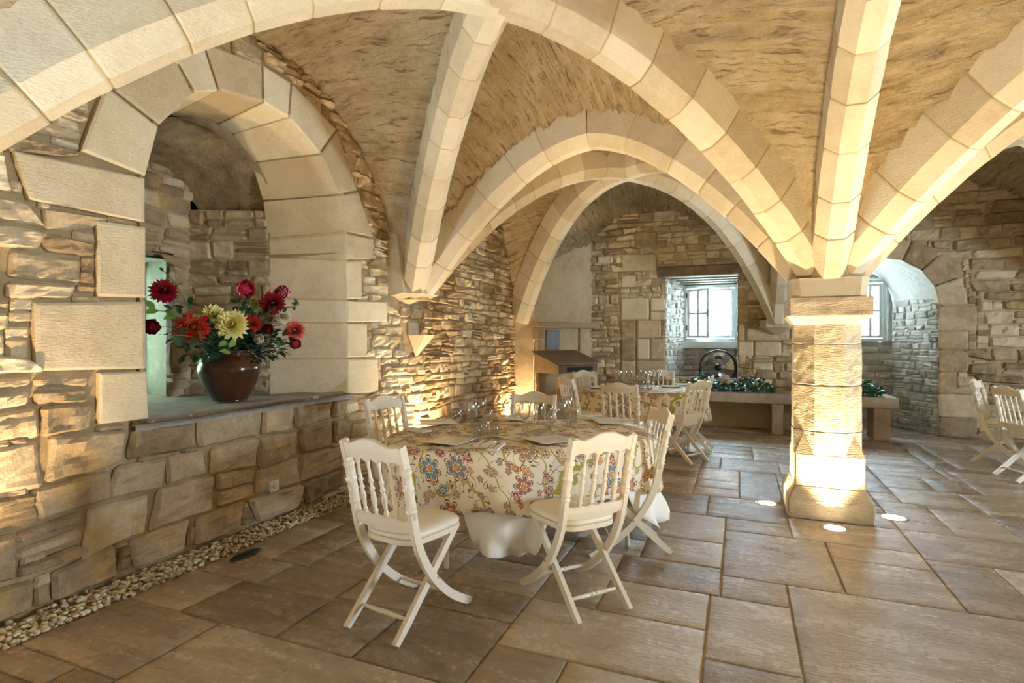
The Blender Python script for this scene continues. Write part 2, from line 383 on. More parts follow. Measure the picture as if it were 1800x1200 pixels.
class Masonry:
    def __init__(s, parent, mat, name='stone'): s.items = []; s.parent = parent; s.mat = mat; s.name = name
    def put(s, fr, q, depth, rough=1., rag=.06, mat=None, taper=.35, tone=None, force=False, back=.03):
        c = fr.p(sum(p[0] for p in q) / 4, sum(p[1] for p in q) / 4, depth); P = [px(fr.p(a, b, depth)) for a, b in q]
        if any(p is None for p in P): area = 0; W = H = 5; vis = False
        else:
            area = .5 * abs(sum(P[i][0] * P[(i + 1) % 4][1] - P[(i + 1) % 4][0] * P[i][1] for i in range(4)))
            W = max(p[0] for p in P) - min(p[0] for p in P); H = max(p[1] for p in P) - min(p[1] for p in P)
            vis = max(p[0] for p in P) > 0 and min(p[0] for p in P) < 1800 and max(p[1] for p in P) > 0 and min(p[1] for p in P) < 1200
            if not vis: area = 0
        nx = 2 if W < 22 else 3 if W < 45 else 5 if W < 90 else 8; nz = 2 if H < 22 else 3 if H < 45 else 5 if H < 90 else 7
        V, F = stone(fr, q, depth, nx, nz, rough, rag, taper, back)
        s.items.append((area if not force else 1e9, V, F, mat or s.mat, rnd.random() if tone is None else tone))
    def raw(s, V, F, mat, area=1e9, tone=None): s.items.append((area, V, F, mat, rnd.random() if tone is None else tone))
    def finish(s, limit=290, smooth=False):
        it = sorted(s.items, key=lambda a: -a[0]); rest = []
        for k, (area, V, F, mat, tone) in enumerate(it):
            if k < limit and area > 18:
                V = np.array(V); c = V.mean(0); me = mesh(s.name, V - c, F, mat, smooth); tone_attr(me, tone); link(s.name, me, s.parent, c)
            else: rest.append((V, F, mat, tone))
        if rest:
            mats = []; VV = []; FF = []; T = []; mi = []
            for V, F, mat, tone in rest:
                if mat not in mats: mats.append(mat)
                n = len(VV); VV += [tuple(v) for v in V]; FF += [tuple(i + n for i in f) for f in F]; T += [tone] * len(V); mi += [mats.index(mat)] * len(F)
            me = mesh('small_stones', VV, FF, None, smooth)
            for m_ in mats: me.materials.append(m_)
            me.polygons.foreach_set('material_index', mi); tone_attr(me, T)
            setp(link('small_stones', me, s.parent), kind='stuff')

def rubble(ms, fr, s0, s1, z0, z1, hr, lr, blocked, depth=(.02, .045), gap=.008, split=.3, wob=.02, rough=1., mat=None, slope=0, keep=None):
    z = z0; k = 0; ph = rnd.random() * 99; RG = .02; NS = int((s1 - s0) / RG) + 1; NZ_ = int((z1 - z0) / RG) + 1; oc = np.zeros((NS, NZ_), bool)
    def row(zz, s, kk): return zz + slope * (s - s0) + wob * mnoise.noise(Vector((s * 1.3 + ph, kk * 3.1, 0))) * 1.6
    def mark(P):
        xs = [p[0] for p in P]; ys = [p[1] for p in P]
        for a_ in range(max(0, int((min(xs) - s0) / RG)), min(NS, int((max(xs) - s0) / RG) + 2)):
            for b_ in range(max(0, int((min(ys) - z0) / RG)), min(NZ_, int((max(ys) - z0) / RG) + 2)):
                if not oc[a_, b_] and inside(P, s0 + (a_ + .5) * RG, z0 + (b_ + .5) * RG): oc[a_, b_] = True
    while z < z1:
        h = rnd.uniform(*hr); zt = z + h
        s = s0 - rnd.uniform(0, lr[0])
        while s < s1:
            l = rnd.uniform(*lr) * (1.0 if h > sum(hr) / 2 else 1.15)
            if s + l > s1 and s1 - s < lr[0] * .5: break
            e = min(s + l, s1)
            jj = min(.045, max(.016, l * .09)); j = [rnd.uniform(-jj, jj) for _ in range(4)]; jz = [rnd.uniform(-.010, .010) for _ in range(4)]
            a = max(s, s0)
            zl = (row(z, a, k), row(z, e, k)); zu = (row(zt, a, k + 1), row(zt, e, k + 1))
            if s > s0: pass
            n = 1
            if h > hr[0] * 1.25 and rnd.random() < split: n = 2 if rnd.random() < .75 else 3
            cuts = [0] + sorted(rnd.uniform(.3, .7) if n == 2 else (i + 1) / 3 for i in range(n - 1)) + [1]
            for i in range(n):
                f0, f1 = cuts[i], cuts[i + 1]
                q = [(a + j[0] * (1 - f0) + j[3] * f0, zl[0] * (1 - f0) + zu[0] * f0 + jz[0]), (e + j[1] * (1 - f0) + j[2] * f0, zl[1] * (1 - f0) + zu[1] * f0 + jz[1]),
                     (e + j[1] * (1 - f1) + j[2] * f1, zl[1] * (1 - f1) + zu[1] * f1 + jz[2]), (a + j[0] * (1 - f1) + j[3] * f1, zl[0] * (1 - f1) + zu[0] * f1 + jz[3])]
                cx = sum(p[0] for p in q) / 4; cz = sum(p[1] for p in q) / 4
                if blocked(cx, cz) or cz > z1: continue
                q2 = []
                for (ps, pz) in q:
                    t = 1.
                    while t > .15 and blocked(cx + (ps - cx) * t, cz + (pz - cz) * t): t -= .12
                    q2.append((cx + (ps - cx) * t, cz + (pz - cz) * t))
                g = gap * rnd.uniform(.7, 1.4)
                A, B, Cc, D = q2
                q2 = [(A[0] + g, A[1] + g), (B[0] - g, B[1] + g), (Cc[0] - g, Cc[1] - g), (D[0] + g, D[1] - g)]
                if min(q2[1][0] - q2[0][0], q2[2][0] - q2[3][0]) < .025 or min(q2[3][1] - q2[0][1], q2[2][1] - q2[1][1]) < .018: continue
                ms.put(fr, q2, rnd.uniform(*depth), rough, .07, mat)
                mark(q2)
            s += l
        z = zt; k += 1
    # small stones fill what is left
    for b_ in range(NZ_):
        for a_ in range(NS):
            if not oc[a_, b_] and blocked(s0 + (a_ + .5) * RG, z0 + (b_ + .5) * RG): oc[a_, b_] = True
    for b_ in range(NZ_):
        for a_ in range(NS):
            if oc[a_, b_]: continue
            e = a_; wm = rnd.randint(6, 14)
            while e < NS and e - a_ < wm and not oc[e, b_]: e += 1
            f = b_ + 1; hm = rnd.randint(3, 6)
            while f < NZ_ and f - b_ < hm and not oc[a_:e, f].any(): f += 1
            oc[a_:e, b_:f] = True
            if e - a_ < 3 or f - b_ < 2: continue
            x0, x1, y0, y1 = s0 + a_ * RG, s0 + e * RG, z0 + b_ * RG, z0 + f * RG
            if z0 + b_ * RG > z1 - .02: continue
            ms.put(fr, [(x0, y0), (x1, y0 + rnd.uniform(-.006, .006)), (x1 - rnd.uniform(0, .01), y1), (x0 + rnd.uniform(0, .01), y1)], depth[0] * .9, rough, .09, mat)

def backing(name, fr, s0, s1, z0, z1, hole, mat, parent=None, step=.06, amp=.01):
    ns = int(round((s1 - s0) / step)); nz = int(round((z1 - z0) / step)); V = []; F = []
    for j in range(nz + 1):
        for i in range(ns + 1):
            s = s0 + (s1 - s0) * i / ns; z = z0 + (z1 - z0) * j / nz
            V.append(fr.p(s, z, amp * mnoise.noise(Vector((s * 6, z * 6, fr.O[0])))))
    for j in range(nz):
        for i in range(ns):
            s = s0 + (s1 - s0) * (i + .5) / ns; z = z0 + (z1 - z0) * (j + .5) / nz
            if hole and any(hole(s + a_ * .49 * (s1 - s0) / ns, z + b_ * .49 * (z1 - z0) / nz) for a_ in (-1, 0, 1) for b_ in (-1, 0, 1)): continue
            a = j * (ns + 1) + i; F.append((a, a + 1, a + ns + 2, a + ns + 1))
    me = mesh(name, V, F, mat, True); tone_attr(me, .5); return link(name, me, parent)
def struct(o): return setp(o, kind='structure')

# ================================================================== LEFT WALL  (plane X = -3.4)
XL = -3.4
frL = Frame((XL, 0, 0), (0, 1, 0), (1, 0, 0))
open_px = [(250, 400), (249, 292), (257, 249), (284, 202), (338, 164), (408, 161), (460, 182), (498, 206), (552, 268), (583, 311), (595, 350), (601, 408)]
nL = [on_x(x, y, XL) for x, y in open_px]
NY0, NY1, NZ = nL[0][0], nL[-1][0], .93
nicheL = [(NY0, NZ)] + nL + [(NY1, NZ)]
def X_(l): return [on_x(x, y, XL) for x, y in l]
surL = [  # jamb blocks and arch blocks round the niche: px corners on the wall plane
    [(168, 655), (252, 652), (255, 735), (168, 745)], [(52, 532), (250, 530), (251, 648), (57, 652)], [(165, 388), (250, 400), (250, 524), (165, 522)],
    [(18, 266), (249, 314), (249, 392), (45, 352)],
    [(136, 266), (179, 152), (272, 224), (249, 311)], [(181, 150), (294, 93), (334, 165), (274, 221)], [(297, 92), (350, 76), (377, 161), (338, 164)],
    [(353, 77), (455, 115), (456, 180), (380, 160)], [(458, 117), (506, 146), (501, 207), (459, 182)], [(509, 148), (586, 228), (556, 270), (504, 209)],
    [(588, 231), (624, 335), (589, 341), (558, 273)], [(625, 338), (652, 418), (601, 407), (590, 344)],
    [(602, 411), (652, 421), (650, 456), (602, 456)], [(602, 459), (631, 459), (631, 526), (603, 526)], [(603, 529), (677, 531), (677, 565), (604, 566)],
    [(604, 569), (641, 569), (641, 627), (604, 628)], [(604, 631), (660, 630), (661, 689), (605, 692)]]
surL = [X_(p) for p in surL]
def skew(P):  # inner end of a block: splayed on the right, dropped a little
    Y, z = P
    return (Y - .42 * max(0, (Y - 3.2) / .9), z - (.10 if z > 2.2 else 0))
wallL = struct(link('wall_left', mesh('wall_left', [], [], M_MORTAR)))
msL = Masonry(wallL, M_RUB)
def block3d(q, x0, x1, frp=None):
    """a dressed block: rough face at x0 (front) running back to x1 (skewed)"""
    c = np.mean(np.array(q), 0); q = [(c[0] + (a - c[0]) * .991, c[1] + (b - c[1]) * .991) for a, b in q]
    n = 6; us = [0, .04, .27, .5, .73, .96, 1]; V = []; F = []
    A, B, Cc, D = [np.array(k) for k in q]; sd = rnd.random() * 40
    for v in us:
        for u in us:
            p = (A * (1 - u) + B * u) * (1 - v) + (D * (1 - u) + Cc * u) * v
            e = u in (0, 1) or v in (0, 1)
            V.append((x0 + (-.008 if e else .006 * mnoise.noise(Vector((p[0] * 6 + sd, p[1] * 6, 0)))), p[0], p[1]))
    m = 7
    for j in range(6):
        for i in range(6): a = j * m + i; F.append((a, a + 1, a + m + 1, a + m))
    ring = list(range(m)) + [j * m + m - 1 for j in range(1, m)] + [(m - 1) * m + i for i in range(m - 2, -1, -1)] + [j * m for j in range(m - 2, 0, -1)]
    n0 = len(V)
    for k in ring: V.append((x1, *skew((V[k][1], V[k][2]))))
    for k in range(len(ring)): k2 = (k + 1) % len(ring); F.append((ring[k], n0 + k, n0 + k2, ring[k2]))
    return V, F
for q in surL:
    V, F = block3d(q, XL + .038, -3.86); msL.raw(V, F, M_DRESS)
blk = surL + [nicheL]
bracket_hole = X_([(706, 566), (738, 566), (738, 590), (706, 590)])
bracket_low = X_([(704, 584), (754, 584), (740, 624), (716, 624)]); stub_hole = X_([(680, 425), (702, 425), (702, 540), (680, 540)])
def blockedL(s, z):
    if z < .0 or any(inside(p, s, z) for p in blk): return True
    if s > 4.72 and s < 5.75 and z > 1.80 and z < 2.5: return s < 5.6 and s > 4.85
    return inside(bracket_hole, s, z) or inside(bracket_low, s, z) or inside(stub_hole, s, z)
rubble(msL, frL, .6, 4.2, .0, .90, (.19, .27), (.26, .52), blockedL, (.03, .045), .010, .42, .05, .85, M_RUBD)
rubble(msL, frL, .6, 2.26, .90, 3.9, (.12, .25), (.18, .42), blockedL, (.028, .045), .009, .5, .045, .9)
rubble(msL, frL, 2.26, 4.75, 2.3, 3.9, (.10, .18), (.14, .32), blockedL, (.02, .05), .009, .4, .02, 1.2)
rubble(msL, frL, 4.15, 8.35, .0, 3.9, (.075, .135), (.13, .32), blockedL, (.02, .045), .006, .25, .025, .9, slope=-.012)
msL.finish(298)
backing('mortar_bed', frL, .2, 8.4, -.05, 3.95, lambda s, z: inside(nicheL, s, z), M_MORTAR, wallL)

# mortar liner between the dressed blocks of the niche
V = []; F = []; cN = np.mean(np.array(nicheL), 0); PL = [(NY0, .90)] + nL + [(NY1, .90)]
for x in (XL + .035, -3.87):
    for (a, b_) in PL:
        a2, b2 = a + (.035 if a > cN[0] else -.03), b_ + (.03 if b_ > 2.4 else 0)
        if x < -3.5: a2, b2 = skew((a2, b2))
        V.append((x, a2, b2))
n_ = len(PL)
for k in range(n_ - 1): F.append((k, k + 1, n_ + k + 1, n_ + k))
me = mesh('joint_liner', V, F, M_JOINT); tone_attr(me, .3); link('joint_liner', me, wallL)
# niche interior
def splitwall(name, fr, s1, z0, z1, hr, lr, mat, dep, parent, hole=None, mmat=M_MORTAR, limit=120):
    backing('mortar_bed', fr, 0, s1, z0, z1, hole, mmat, parent, .08)
    ms = Masonry(parent, mat); rubble(ms, fr, 0, s1, z0, z1, hr, lr, hole or (lambda s, z: False), dep, .007, .35, .015, 1.); ms.finish(limit)
wn = struct(link('wall_niche', mesh('wall_niche', [], [], M_MORTAR)))
jb = Frame((-3.84, 3.70, 0), (-.61, -.30, 0), (-.44, .9, 0)); jb.N = np.array([-.441, .897, 0]) * -1
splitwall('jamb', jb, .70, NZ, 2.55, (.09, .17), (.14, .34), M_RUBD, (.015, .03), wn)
bkf = Frame((-4.45, 2.28, 0), (0, 1, 0), (1, 0, 0))
slit = lambda s, z: s < .90 and s > .2 and z < 2.07
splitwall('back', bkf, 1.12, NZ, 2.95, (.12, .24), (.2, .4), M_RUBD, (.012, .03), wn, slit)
o = MB().box((-4.45, 2.18, NZ), (-3.42, 2.27, 3.2)).obj('plaster_side', M_PLAST, wn)
# rough vault over the niche
V = []; F = []; na = 22; nb = 16
for j in range(nb + 1):
    x = -3.80 - .68 * j / nb
    for i in range(na + 1):
        a = PI * i / na; cy = 3.06 - .06 * j / nb; ry = .72 - .1 * j / nb; zz = 2.25 + (.86 - .28 * j / nb) * math.sin(a)
        V.append((x, cy - ry * math.cos(a), zz + .035 * mnoise.fractal(Vector((x * 8, cy - ry * math.cos(a) * 1, zz * 14)), .6, 2, 4)))
for j in range(nb):
    for i in range(na): a = j * (na + 1) + i; F.append((a, a + 1, a + na + 2, a + na + 1))
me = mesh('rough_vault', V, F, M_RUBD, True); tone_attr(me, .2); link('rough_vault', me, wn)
# back slit window: deep reveals, glass
rv = MB(); rv.add([(-4.44, 3.17, NZ), (-4.95, 3.32, NZ), (-4.95, 3.32, 2.10), (-4.44, 3.17, 2.08), (-4.44, 2.5, NZ), (-4.95, 2.45, NZ), (-4.95, 2.45, 2.1), (-4.44, 2.5, 2.08)], [(0, 1, 2, 3), (4, 7, 6, 5), (3, 2, 6, 7), (0, 4, 5, 1)])
M_REV = stone_mat('damp_limewash', (.34, .33, .27), (.62, .61, .53), (.76, .75, .69), .6, 1.6)
rv.obj('window_reveal', M_REV, wn)
w3 = struct(link('window_3', mesh('window_3', [], [], M_FRAME)))
MB().box((-4.97, 2.45, NZ), (-4.91, 2.5, 2.1)).box((-4.97, 3.27, NZ), (-4.91, 3.32, 2.1)).box((-4.97, 2.5, NZ), (-4.91, 3.27, .99)).box((-4.97, 2.5, 2.03), (-4.91, 3.27, 2.1)).obj('frame', M_FRAME, w3)
MB().box((-4.945, 2.5, .99), (-4.935, 3.27, 2.03)).obj('pane', M_PANEG, w3)
# ledge
M_LEDGE = stone_mat('ledge_stone', (.20, .18, .15), (.38, .35, .30), (.52, .49, .43), .6, 1, strata=(30, 3, 30))
V = []; F = []; ni = 24; nj = 36
for j in range(nj + 1):
    for i in range(ni + 1):
        x = -3.352 - 1.10 * i / ni; y = 2.20 + 2.0 * j / nj
        V.append((x + (.012 * mnoise.noise(Vector((0, y * 7, 0))) if i == 0 else 0), y, NZ - (.03 if i == 0 else 0) + .014 * mnoise.noise(Vector((x * 5, y * 2.5, 1)))))
for j in range(nj):
    for i in range(ni): a = j * (ni + 1) + i; F.append((a, a + 1, a + ni + 2, a + ni + 1))
n0 = len(V)
for j in range(nj + 1): v = V[j * (ni + 1)]; V.append((v[0], v[1], .86))
for j in range(nj): F.append((j * (ni + 1), n0 + j, n0 + j + 1, (j + 1) * (ni + 1)))
me = mesh('ledge', V, F, M_LEDGE, True); tone_attr(me, .4); link('ledge', me, wn)

# ================================================================== BACK WALL (plane Y = 9.8)
YB = 9.8
frB = Frame((0, YB, 0), (1, 0, 0), (0, -1, 0))
wallB = struct(link('wall_back', mesh('wall_back', [], [], M_MORTAR)))
msB = Masonry(wallB, M_RUB)
W1 = (-1.18, -.03, .75, 2.47)
nx0, nx1, nzs, ntop = 1.20, 2.68, 1.90, 2.64
ncx = (nx0 + nx1) / 2; nrx = (nx1 - nx0) / 2
archB = [(nx0, -.1), (nx0, nzs)] + [(ncx - nrx * math.cos(PI * i / 12), nzs + (ntop - nzs) * math.sin(PI * i / 12)) for i in range(1, 12)] + [(nx1, nzs), (nx1, -.1)]
def Y_(l): return [on_y(x, y, YB) for x, y in l]
drB = [[(1093, 524), (1141, 524), (1141, 561), (1093, 561)], [(1144, 524), (1169, 524), (1169, 546), (1144, 546)], [(1144, 548), (1169, 548), (1169, 562), (1144, 562)],
       [(1093, 564), (1117, 564), (1117, 593), (1093, 593)], [(1121, 563), (1162, 563), (1162, 593), (1121, 593)], [(1093, 596), (1117, 596), (1117, 632), (1093, 632)],
       [(1121, 596), (1142, 596), (1142, 631), (1121, 631)], [(1144, 596), (1169, 596), (1169, 631), (1144, 631)], [(1093, 635), (1117, 635), (1117, 668), (1093, 668)], [(1121, 634), (1169, 634), (1169, 668), (1121, 668)],
       [(1118, 408), (1155, 408), (1155, 436), (1118, 436)], [(1093, 447), (1153, 447), (1153, 476), (1093, 476)], [(1093, 484), (1118, 484), (1118, 504), (1093, 504)],
       [(1298, 507), (1311, 507), (1311, 535), (1298, 535)], [(1298, 538), (1316, 538), (1316, 567), (1298, 567)], [(1298, 570), (1309, 570), (1309, 598), (1298, 598)],
       [(1298, 601), (1324, 601), (1324, 626), (1298, 626)], [(1313, 577), (1387, 577), (1387, 598), (1313, 598)], [(1327, 601), (1373, 601), (1373, 625), (1327, 625)]]
drB = [Y_(q)[::-1] for q in drB]
for q in drB: msB.put(frB, q, .035, .35, .02, M_DRESS if rnd.random() < .4 else M_RUB, .7)
# arch stones of the walk-in window niche: ring and jambs
ring = []
def arcp(a, k): return (ncx - (nrx + k) * math.cos(a), nzs + (ntop - nzs + k) * math.sin(a))
angs = [0, .42, .8, 1.2, 1.57, 1.98, 2.36, 2.75, PI]; outs = [.36, .30, .34, .3, .3, .33, .36, .34]
for i in range(8): ring.append([arcp(angs[i] + .012, 0), arcp(angs[i] + .012, outs[i]), arcp(angs[i + 1] - .012, outs[i]), arcp(angs[i + 1] - .012, 0)])
zz = nzs
while zz > .05:
    h = rnd.uniform(.24, .38); z2 = max(0, zz - h); k = rnd.choice([.2, .34, .44])
    ring.append([(nx1, z2 + .006), (nx1 + k, z2 + .006), (nx1 + k, zz - .006), (nx1, zz - .006)])
    ring.append([(nx0 - k, z2 + .006), (nx0, z2 + .006), (nx0, zz - .006), (nx0 - k, zz - .006)]); zz = z2
for q in ring:
    # ccw order
    ar = sum(q[i][0] * q[(i + 1) % 4][1] - q[(i + 1) % 4][0] * q[i][1] for i in range(4)); q = q if ar > 0 else q[::-1]
    msB.put(frB, q, .04, .3, .015, M_RUBD if q[0][0] > 2 else M_DRESS, .8)
beamq = [(W1[0] - .12, 2.47), (W1[1] + .06, 2.47), (W1[1] + .06, 2.66), (W1[0] - .12, 2.66)]
def holeB(s, z): return (W1[0] < s < W1[1] and W1[2] < z < W1[3]) or inside(archB, s, z)
blkB = drB + ring + [beamq]
def blockedB(s, z): return z < 0 or holeB(s, z) or any(inside(q, s, z) for q in blkB)
rubble(msB, frB, -2.55, .9, .0, 3.95, (.09, .17), (.14, .38), blockedB, (.02, .05), .008, .3, .02, 1.)
rubble(msB, frB, .9, 5.6, .0, 4.2, (.12, .2), (.2, .55), blockedB, (.02, .05), .008, .35, .02, 1., M_RUBD)
rubble(msB, frB, 5.6, 8.7, .0, 4.2, (.2, .3), (.4, .7), blockedB, (.02, .05), .008, .2, .02, 1., M_RUBD)
msB.finish(298)
backing('mortar_bed', frB, -3.45, 8.8, -.05, 4.3, holeB, M_MORTAR, wallB, .06)
bm_ = MB().box((beamq[0][0], YB - .05, 2.475), (beamq[1][0], YB + .1, 2.65), .015).obj('wooden_lintel', M_BEAM, wallB)
setp(bm_, 'dark oak lintel beam')

# embrasure of window 1
M_LIME = stone_mat('limewashed_rubble', (.32, .31, .26), (.50, .48, .42), (.64, .62, .56), .8, 1.3)
em = struct(link('wall_window_recess', mesh('wall_window_recess', [], [], M_LIME)))
f1 = Frame((-1.18, YB - .01, 0), (.26, .62, 0), (.62, -.26, 0)); ln = math.hypot(.26, .62)
splitwall('r', f1, ln, .75, 2.44, (.07, .13), (.1, .24), M_LIME, (.012, .025), em, None, M_LIME, 100)
f2 = Frame((-.03, YB - .01, 0), (0, 1, 0), (-1, 0, 0))
splitwall('r', f2, .62, .75, 2.44, (.09, .14), (.12, .26), M_LIME, (.0, .01), em, None, M_LIME, 60)
f3 = Frame((-.95, 10.42, 0), (1, 0, 0), (0, -1, 0))
splitwall('r', f3, .92, .75, 1.26, (.08, .12), (.14, .34), M_LIME, (.012, .03), em, None, M_LIME, 60)
MB().box((-1.2, YB, .65), (0, 10.5, .755)).obj('ledge', M_LIME, em)
for i in range(4):
    y0 = YB + .0 + i * .15
    MB().box((-1.2, y0 + .004, 2.47 - i * .025), (0, y0 + .146, 2.50), .004).obj('plank', M_LIME, em)
def window(name, x0, x1, z0, z1, y, n_sash=2, openleft=True):
    r = struct(link(name, mesh(name, [], [], M_FRAME)))
    t = .055
    MB().box((x0, y, z0), (x0 + t, y + .07, z1), .004).box((x1 - t, y, z0), (x1, y + .07, z1), .004).box((x0 + t, y, z0), (x1 - t, y + .07, z0 + t), .004).box((x0 + t, y, z1 - t), (x1 - t, y + .07, z1), .004).obj('window_frame', M_FRAME, r)
    mid = (x0 + x1) / 2
    for k, (a, b) in enumerate(((x0 + t, mid), (mid, x1 - t))):
        s_ = .048; f = MB(); wd = b - a; h0 = z0 + t + .005; h1 = z1 - t - .005
        f.box((0, 0, h0), (s_, .035, h1), .003).box((wd - s_, 0, h0), (wd, .035, h1), .003).box((s_, 0, h0), (wd - s_, .035, h0 + s_), .003).box((s_, 0, h1 - s_), (wd - s_, .035, h1), .003)
        ang = (-.30 if (k == 0 and openleft) else 0)
        so = f.obj('sash', M_FRAME, r, (a, y + (.0 if ang else .02), 0), ang)
        if k == 0 or not openleft:
            mb = MB().box((wd / 2 - .02, .008, h0 + s_), (wd / 2 + .02, .028, h1 - s_)).box((s_, .009, (h0 + h1) / 2 - .02), (wd - s_, .027, (h0 + h1) / 2 + .02))
            mb.obj('muntin', M_FRAME, so)
        MB().box((s_, .016, h0 + s_), (wd - s_, .02, h1 - s_)).obj('pane', M_PANE, so)
        if k == 0:
            MB().box((wd - .028, -.03, (h0 + h1) / 2 - .06), (wd - .012, 0, (h0 + h1) / 2 + .06), .003).obj('latch', M_BLACK, so)
            for zz_ in (h0 + .14, h1 - .16): MB().box((-.016, -.012, zz_), (.006, .01, zz_ + .09), .002).obj('hinge', M_BLACK, so)
    return r
w1 = window('window_1', -.93, -.03, 1.37, 2.37, 10.40)
MB().box((-.95, 10.33, 1.25), (-.02, 10.46, 1.37), .006).obj('window_sill', M_FRAME, w1)
MB().box((-.45, 10.62, 1.3), (-.42, 10.65, 2.5)).box((-.2, 10.62, 1.3), (-.17, 10.65, 2.5)).obj('security_bar', M_FRAME, w1)
o = MB(); o.box((-1.0, 10.47, 2.37), (.1, 10.7, 2.5)).box((-1.4, 10.47, .6), (-.93, 10.7, 2.5)).box((-.03, 10.47, .6), (.3, 10.7, 2.5)).box((-.95, 10.47, .6), (.1, 10.7, 1.37)); o.obj('outer_wall', M_LIME, em)
# walk-in niche
ar = struct(link('wall_arched_niche', mesh('wall_arched_niche', [], [], M_LIME)))
f4 = Frame((2.68, YB - .01, 0), (-.38, .86, 0), (-.86, -.38, 0))
splitwall('r', f4, .94, 0, 2.0, (.07, .13), (.1, .26), M_LIME, (.012, .03), ar, None, M_LIME, 200)
f5 = Frame((1.2, YB - .01, 0), (.3, .86, 0), (.86, -.3, 0))
splitwall('r', f5, .9, 0, 2.1, (.1, .15), (.2, .34), M_LIME, (.012, .03), ar, None, M_LIME, 60)
f6 = Frame((1.45, 10.66, 0), (1, 0, 0), (0, -1, 0))
splitwall('r', f6, .9, 0, 1.36, (.09, .16), (.14, .34), M_LIME, (.012, .03), ar, None, M_LIME, 60)
V = []; F = []; na = 20; nb = 8
for j in range(nb + 1):
    t = j / nb; y = YB - .03 + .9 * t; c = ncx - .04 * t; rx = nrx - .33 * t
    for i in range(na + 1):
        a = PI * i / na; V.append((c - rx * math.cos(a), y, nzs + (ntop - nzs - .12 * t) * math.sin(a)))
for j in range(nb):
    for i in range(na): a = j * (na + 1) + i; F.append((a, a + 1, a + na + 2, a + na + 1))
me = mesh('soffit', V, F, M_LIME, True); tone_attr(me, .7); link('soffit', me, ar)
w2 = window('window_2', 1.44, 2.22, 1.37, 2.39, 10.64, openleft=False)
MB().box((1.0, 10.72, 0), (1.44, 10.8, 2.9)).box((2.22, 10.72, 0), (2.8, 10.8, 2.9)).box((1.44, 10.72, 0), (2.22, 10.8, 1.37)).box((1.44, 10.72, 2.39), (2.22, 10.8, 2.9)).obj('outer_wall', M_LIME, ar)

# chimney breast between left wall and back wall
wc = struct(link('wall_chimney', mesh('wall_chimney', [], [], M_PLAST)))
P0 = np.array([-3.05, 8.32]); P1 = np.array([-2.47, 9.8]); dd = P1 - P0; LC = float(np.linalg.norm(dd)); dd = dd / LC
frC = Frame((P0[0], P0[1], 0), (dd[0], dd[1], 0), (dd[1], -dd[0], 0))
hole = lambda s, z: (.12 < s < LC - .35 and 1.20 < z < 1.58)
backing('plaster_face', frC, 0, LC, 0, 4.0, None, M_PLAST, wc, .06, .02)
frD = Frame((-3.45, 8.32, 0), (1, 0, 0), (0, -1, 0)); backing('plaster_return', frD, 0, .4, 0, 4.0, None, M_PLAST, wc, .06, .02)
def cbox(a, b, z0, z1, h0, h1, name, mat, parent=wc, bev=.012):
    m_ = MB(); m_.box((a, -h1, z0), (b, -h0, z1), bev); me_o = m_.obj(name, mat, parent, (P0[0], P0[1], 0), math.atan2(dd[1], dd[0])); return me_o
cbox(-.06, LC, 1.60, 1.69, 0, .18, 'mantel_shelf', M_PLAST); cbox(-.04, .10, 1.40, 1.60, 0, .13, 'mantel_corbel', M_PLAST)
cbox(.10, LC - .4, 1.16, 1.20, 0, .05, 'surround_moulding', M_PLAST); cbox(LC - .42, LC - .38, 1.16, 1.6, 0, .05, 'surround_moulding', M_PLAST)
cbox(.02, .10, 0, 1.40, 0, .07, 'jamb_stone', M_PLAST)
setp(cbox(.28, .62, 1.24, 1.56, .0, .035, 'slate_plaque', M_SOCK), 'blue-grey stone plaque')
# ================================================================== VAULT
L1, L2, L3 = (-3.37, .9), (-3.32, 5.2), (-3.2, 8.25)
C1, C2, C3 = (.67, .45), (.66, 5.2), (.55, 9.62)
D1, D2, D3 = (4.72, .45), (4.72, 5.2), (4.72, 9.62)
E1, E2, E3 = (8.7, .45), (8.7, 5.2), (8.7, 9.62)
A0, B0, D0, E0 = (-3.37, -3.3), (.67, -3.3), (4.72, -3.3), (8.7, -3.3)
class Half:
    """half an arch: from the crown (ctr, z1) down to a support; z is the underside of the rib"""
    def __init__(s, ctr, z1, sup, z0, p, off=.27):
        s.c = np.array(ctr, float); s.s = np.array(sup, float); d = s.s - s.c; s.D = float(np.linalg.norm(d)); s.d = d / s.D; s.Lr = s.D - off; s.z1 = z1; s.z0 = z0; s.p = p
    def z(s, a): t = max(0, a / s.Lr); return s.z1 - (s.z1 - s.z0) * t ** s.p
    def pt(s, a): q = s.c + s.d * a; return np.array([q[0], q[1], s.z(a)])
    def web(s, u, lift=.30):
        a = min(u * s.D, s.Lr); e = .02; sl = (s.z(a + e) - s.z(max(a - e, 0))) / (2 * e if a > e else e + a)
        q = s.c + s.d * (u * s.D); return np.array([q[0], q[1], s.z(a) + lift * math.sqrt(1 + min(sl * sl, 3.5)) - max(0, u * s.D - s.Lr) * 1.5])
class WallArch:
    def __init__(s, ctr, z1, sup, z0, p): s.c = np.array(ctr, float); s.s = np.array(sup, float); s.z1 = z1; s.z0 = z0; s.p = p
    def web(s, u, lift=0): q = s.c + (s.s - s.c) * u; return np.array([q[0], q[1], s.z1 - (s.z1 - s.z0) * u ** s.p])
def tr(a, b, apex, z1=3.25, z0=(1.88, 1.88), p=1.7, off=(.27, .27)): return Half(apex, z1, a, z0[0], p, off[0]), Half(apex, z1, b, z0[1], p, off[1])
K1 = (-1.35, 3.05); K2 = (-1.33, 7.15); K3 = (2.7, 3.05); K4 = (2.7, 7.3)
H = {}
H['A_r'] = Half(K1, 3.38, C2, 1.92, 1.9); H['A_l'] = Half(K1, 3.38, L1, 1.9, 1.9)
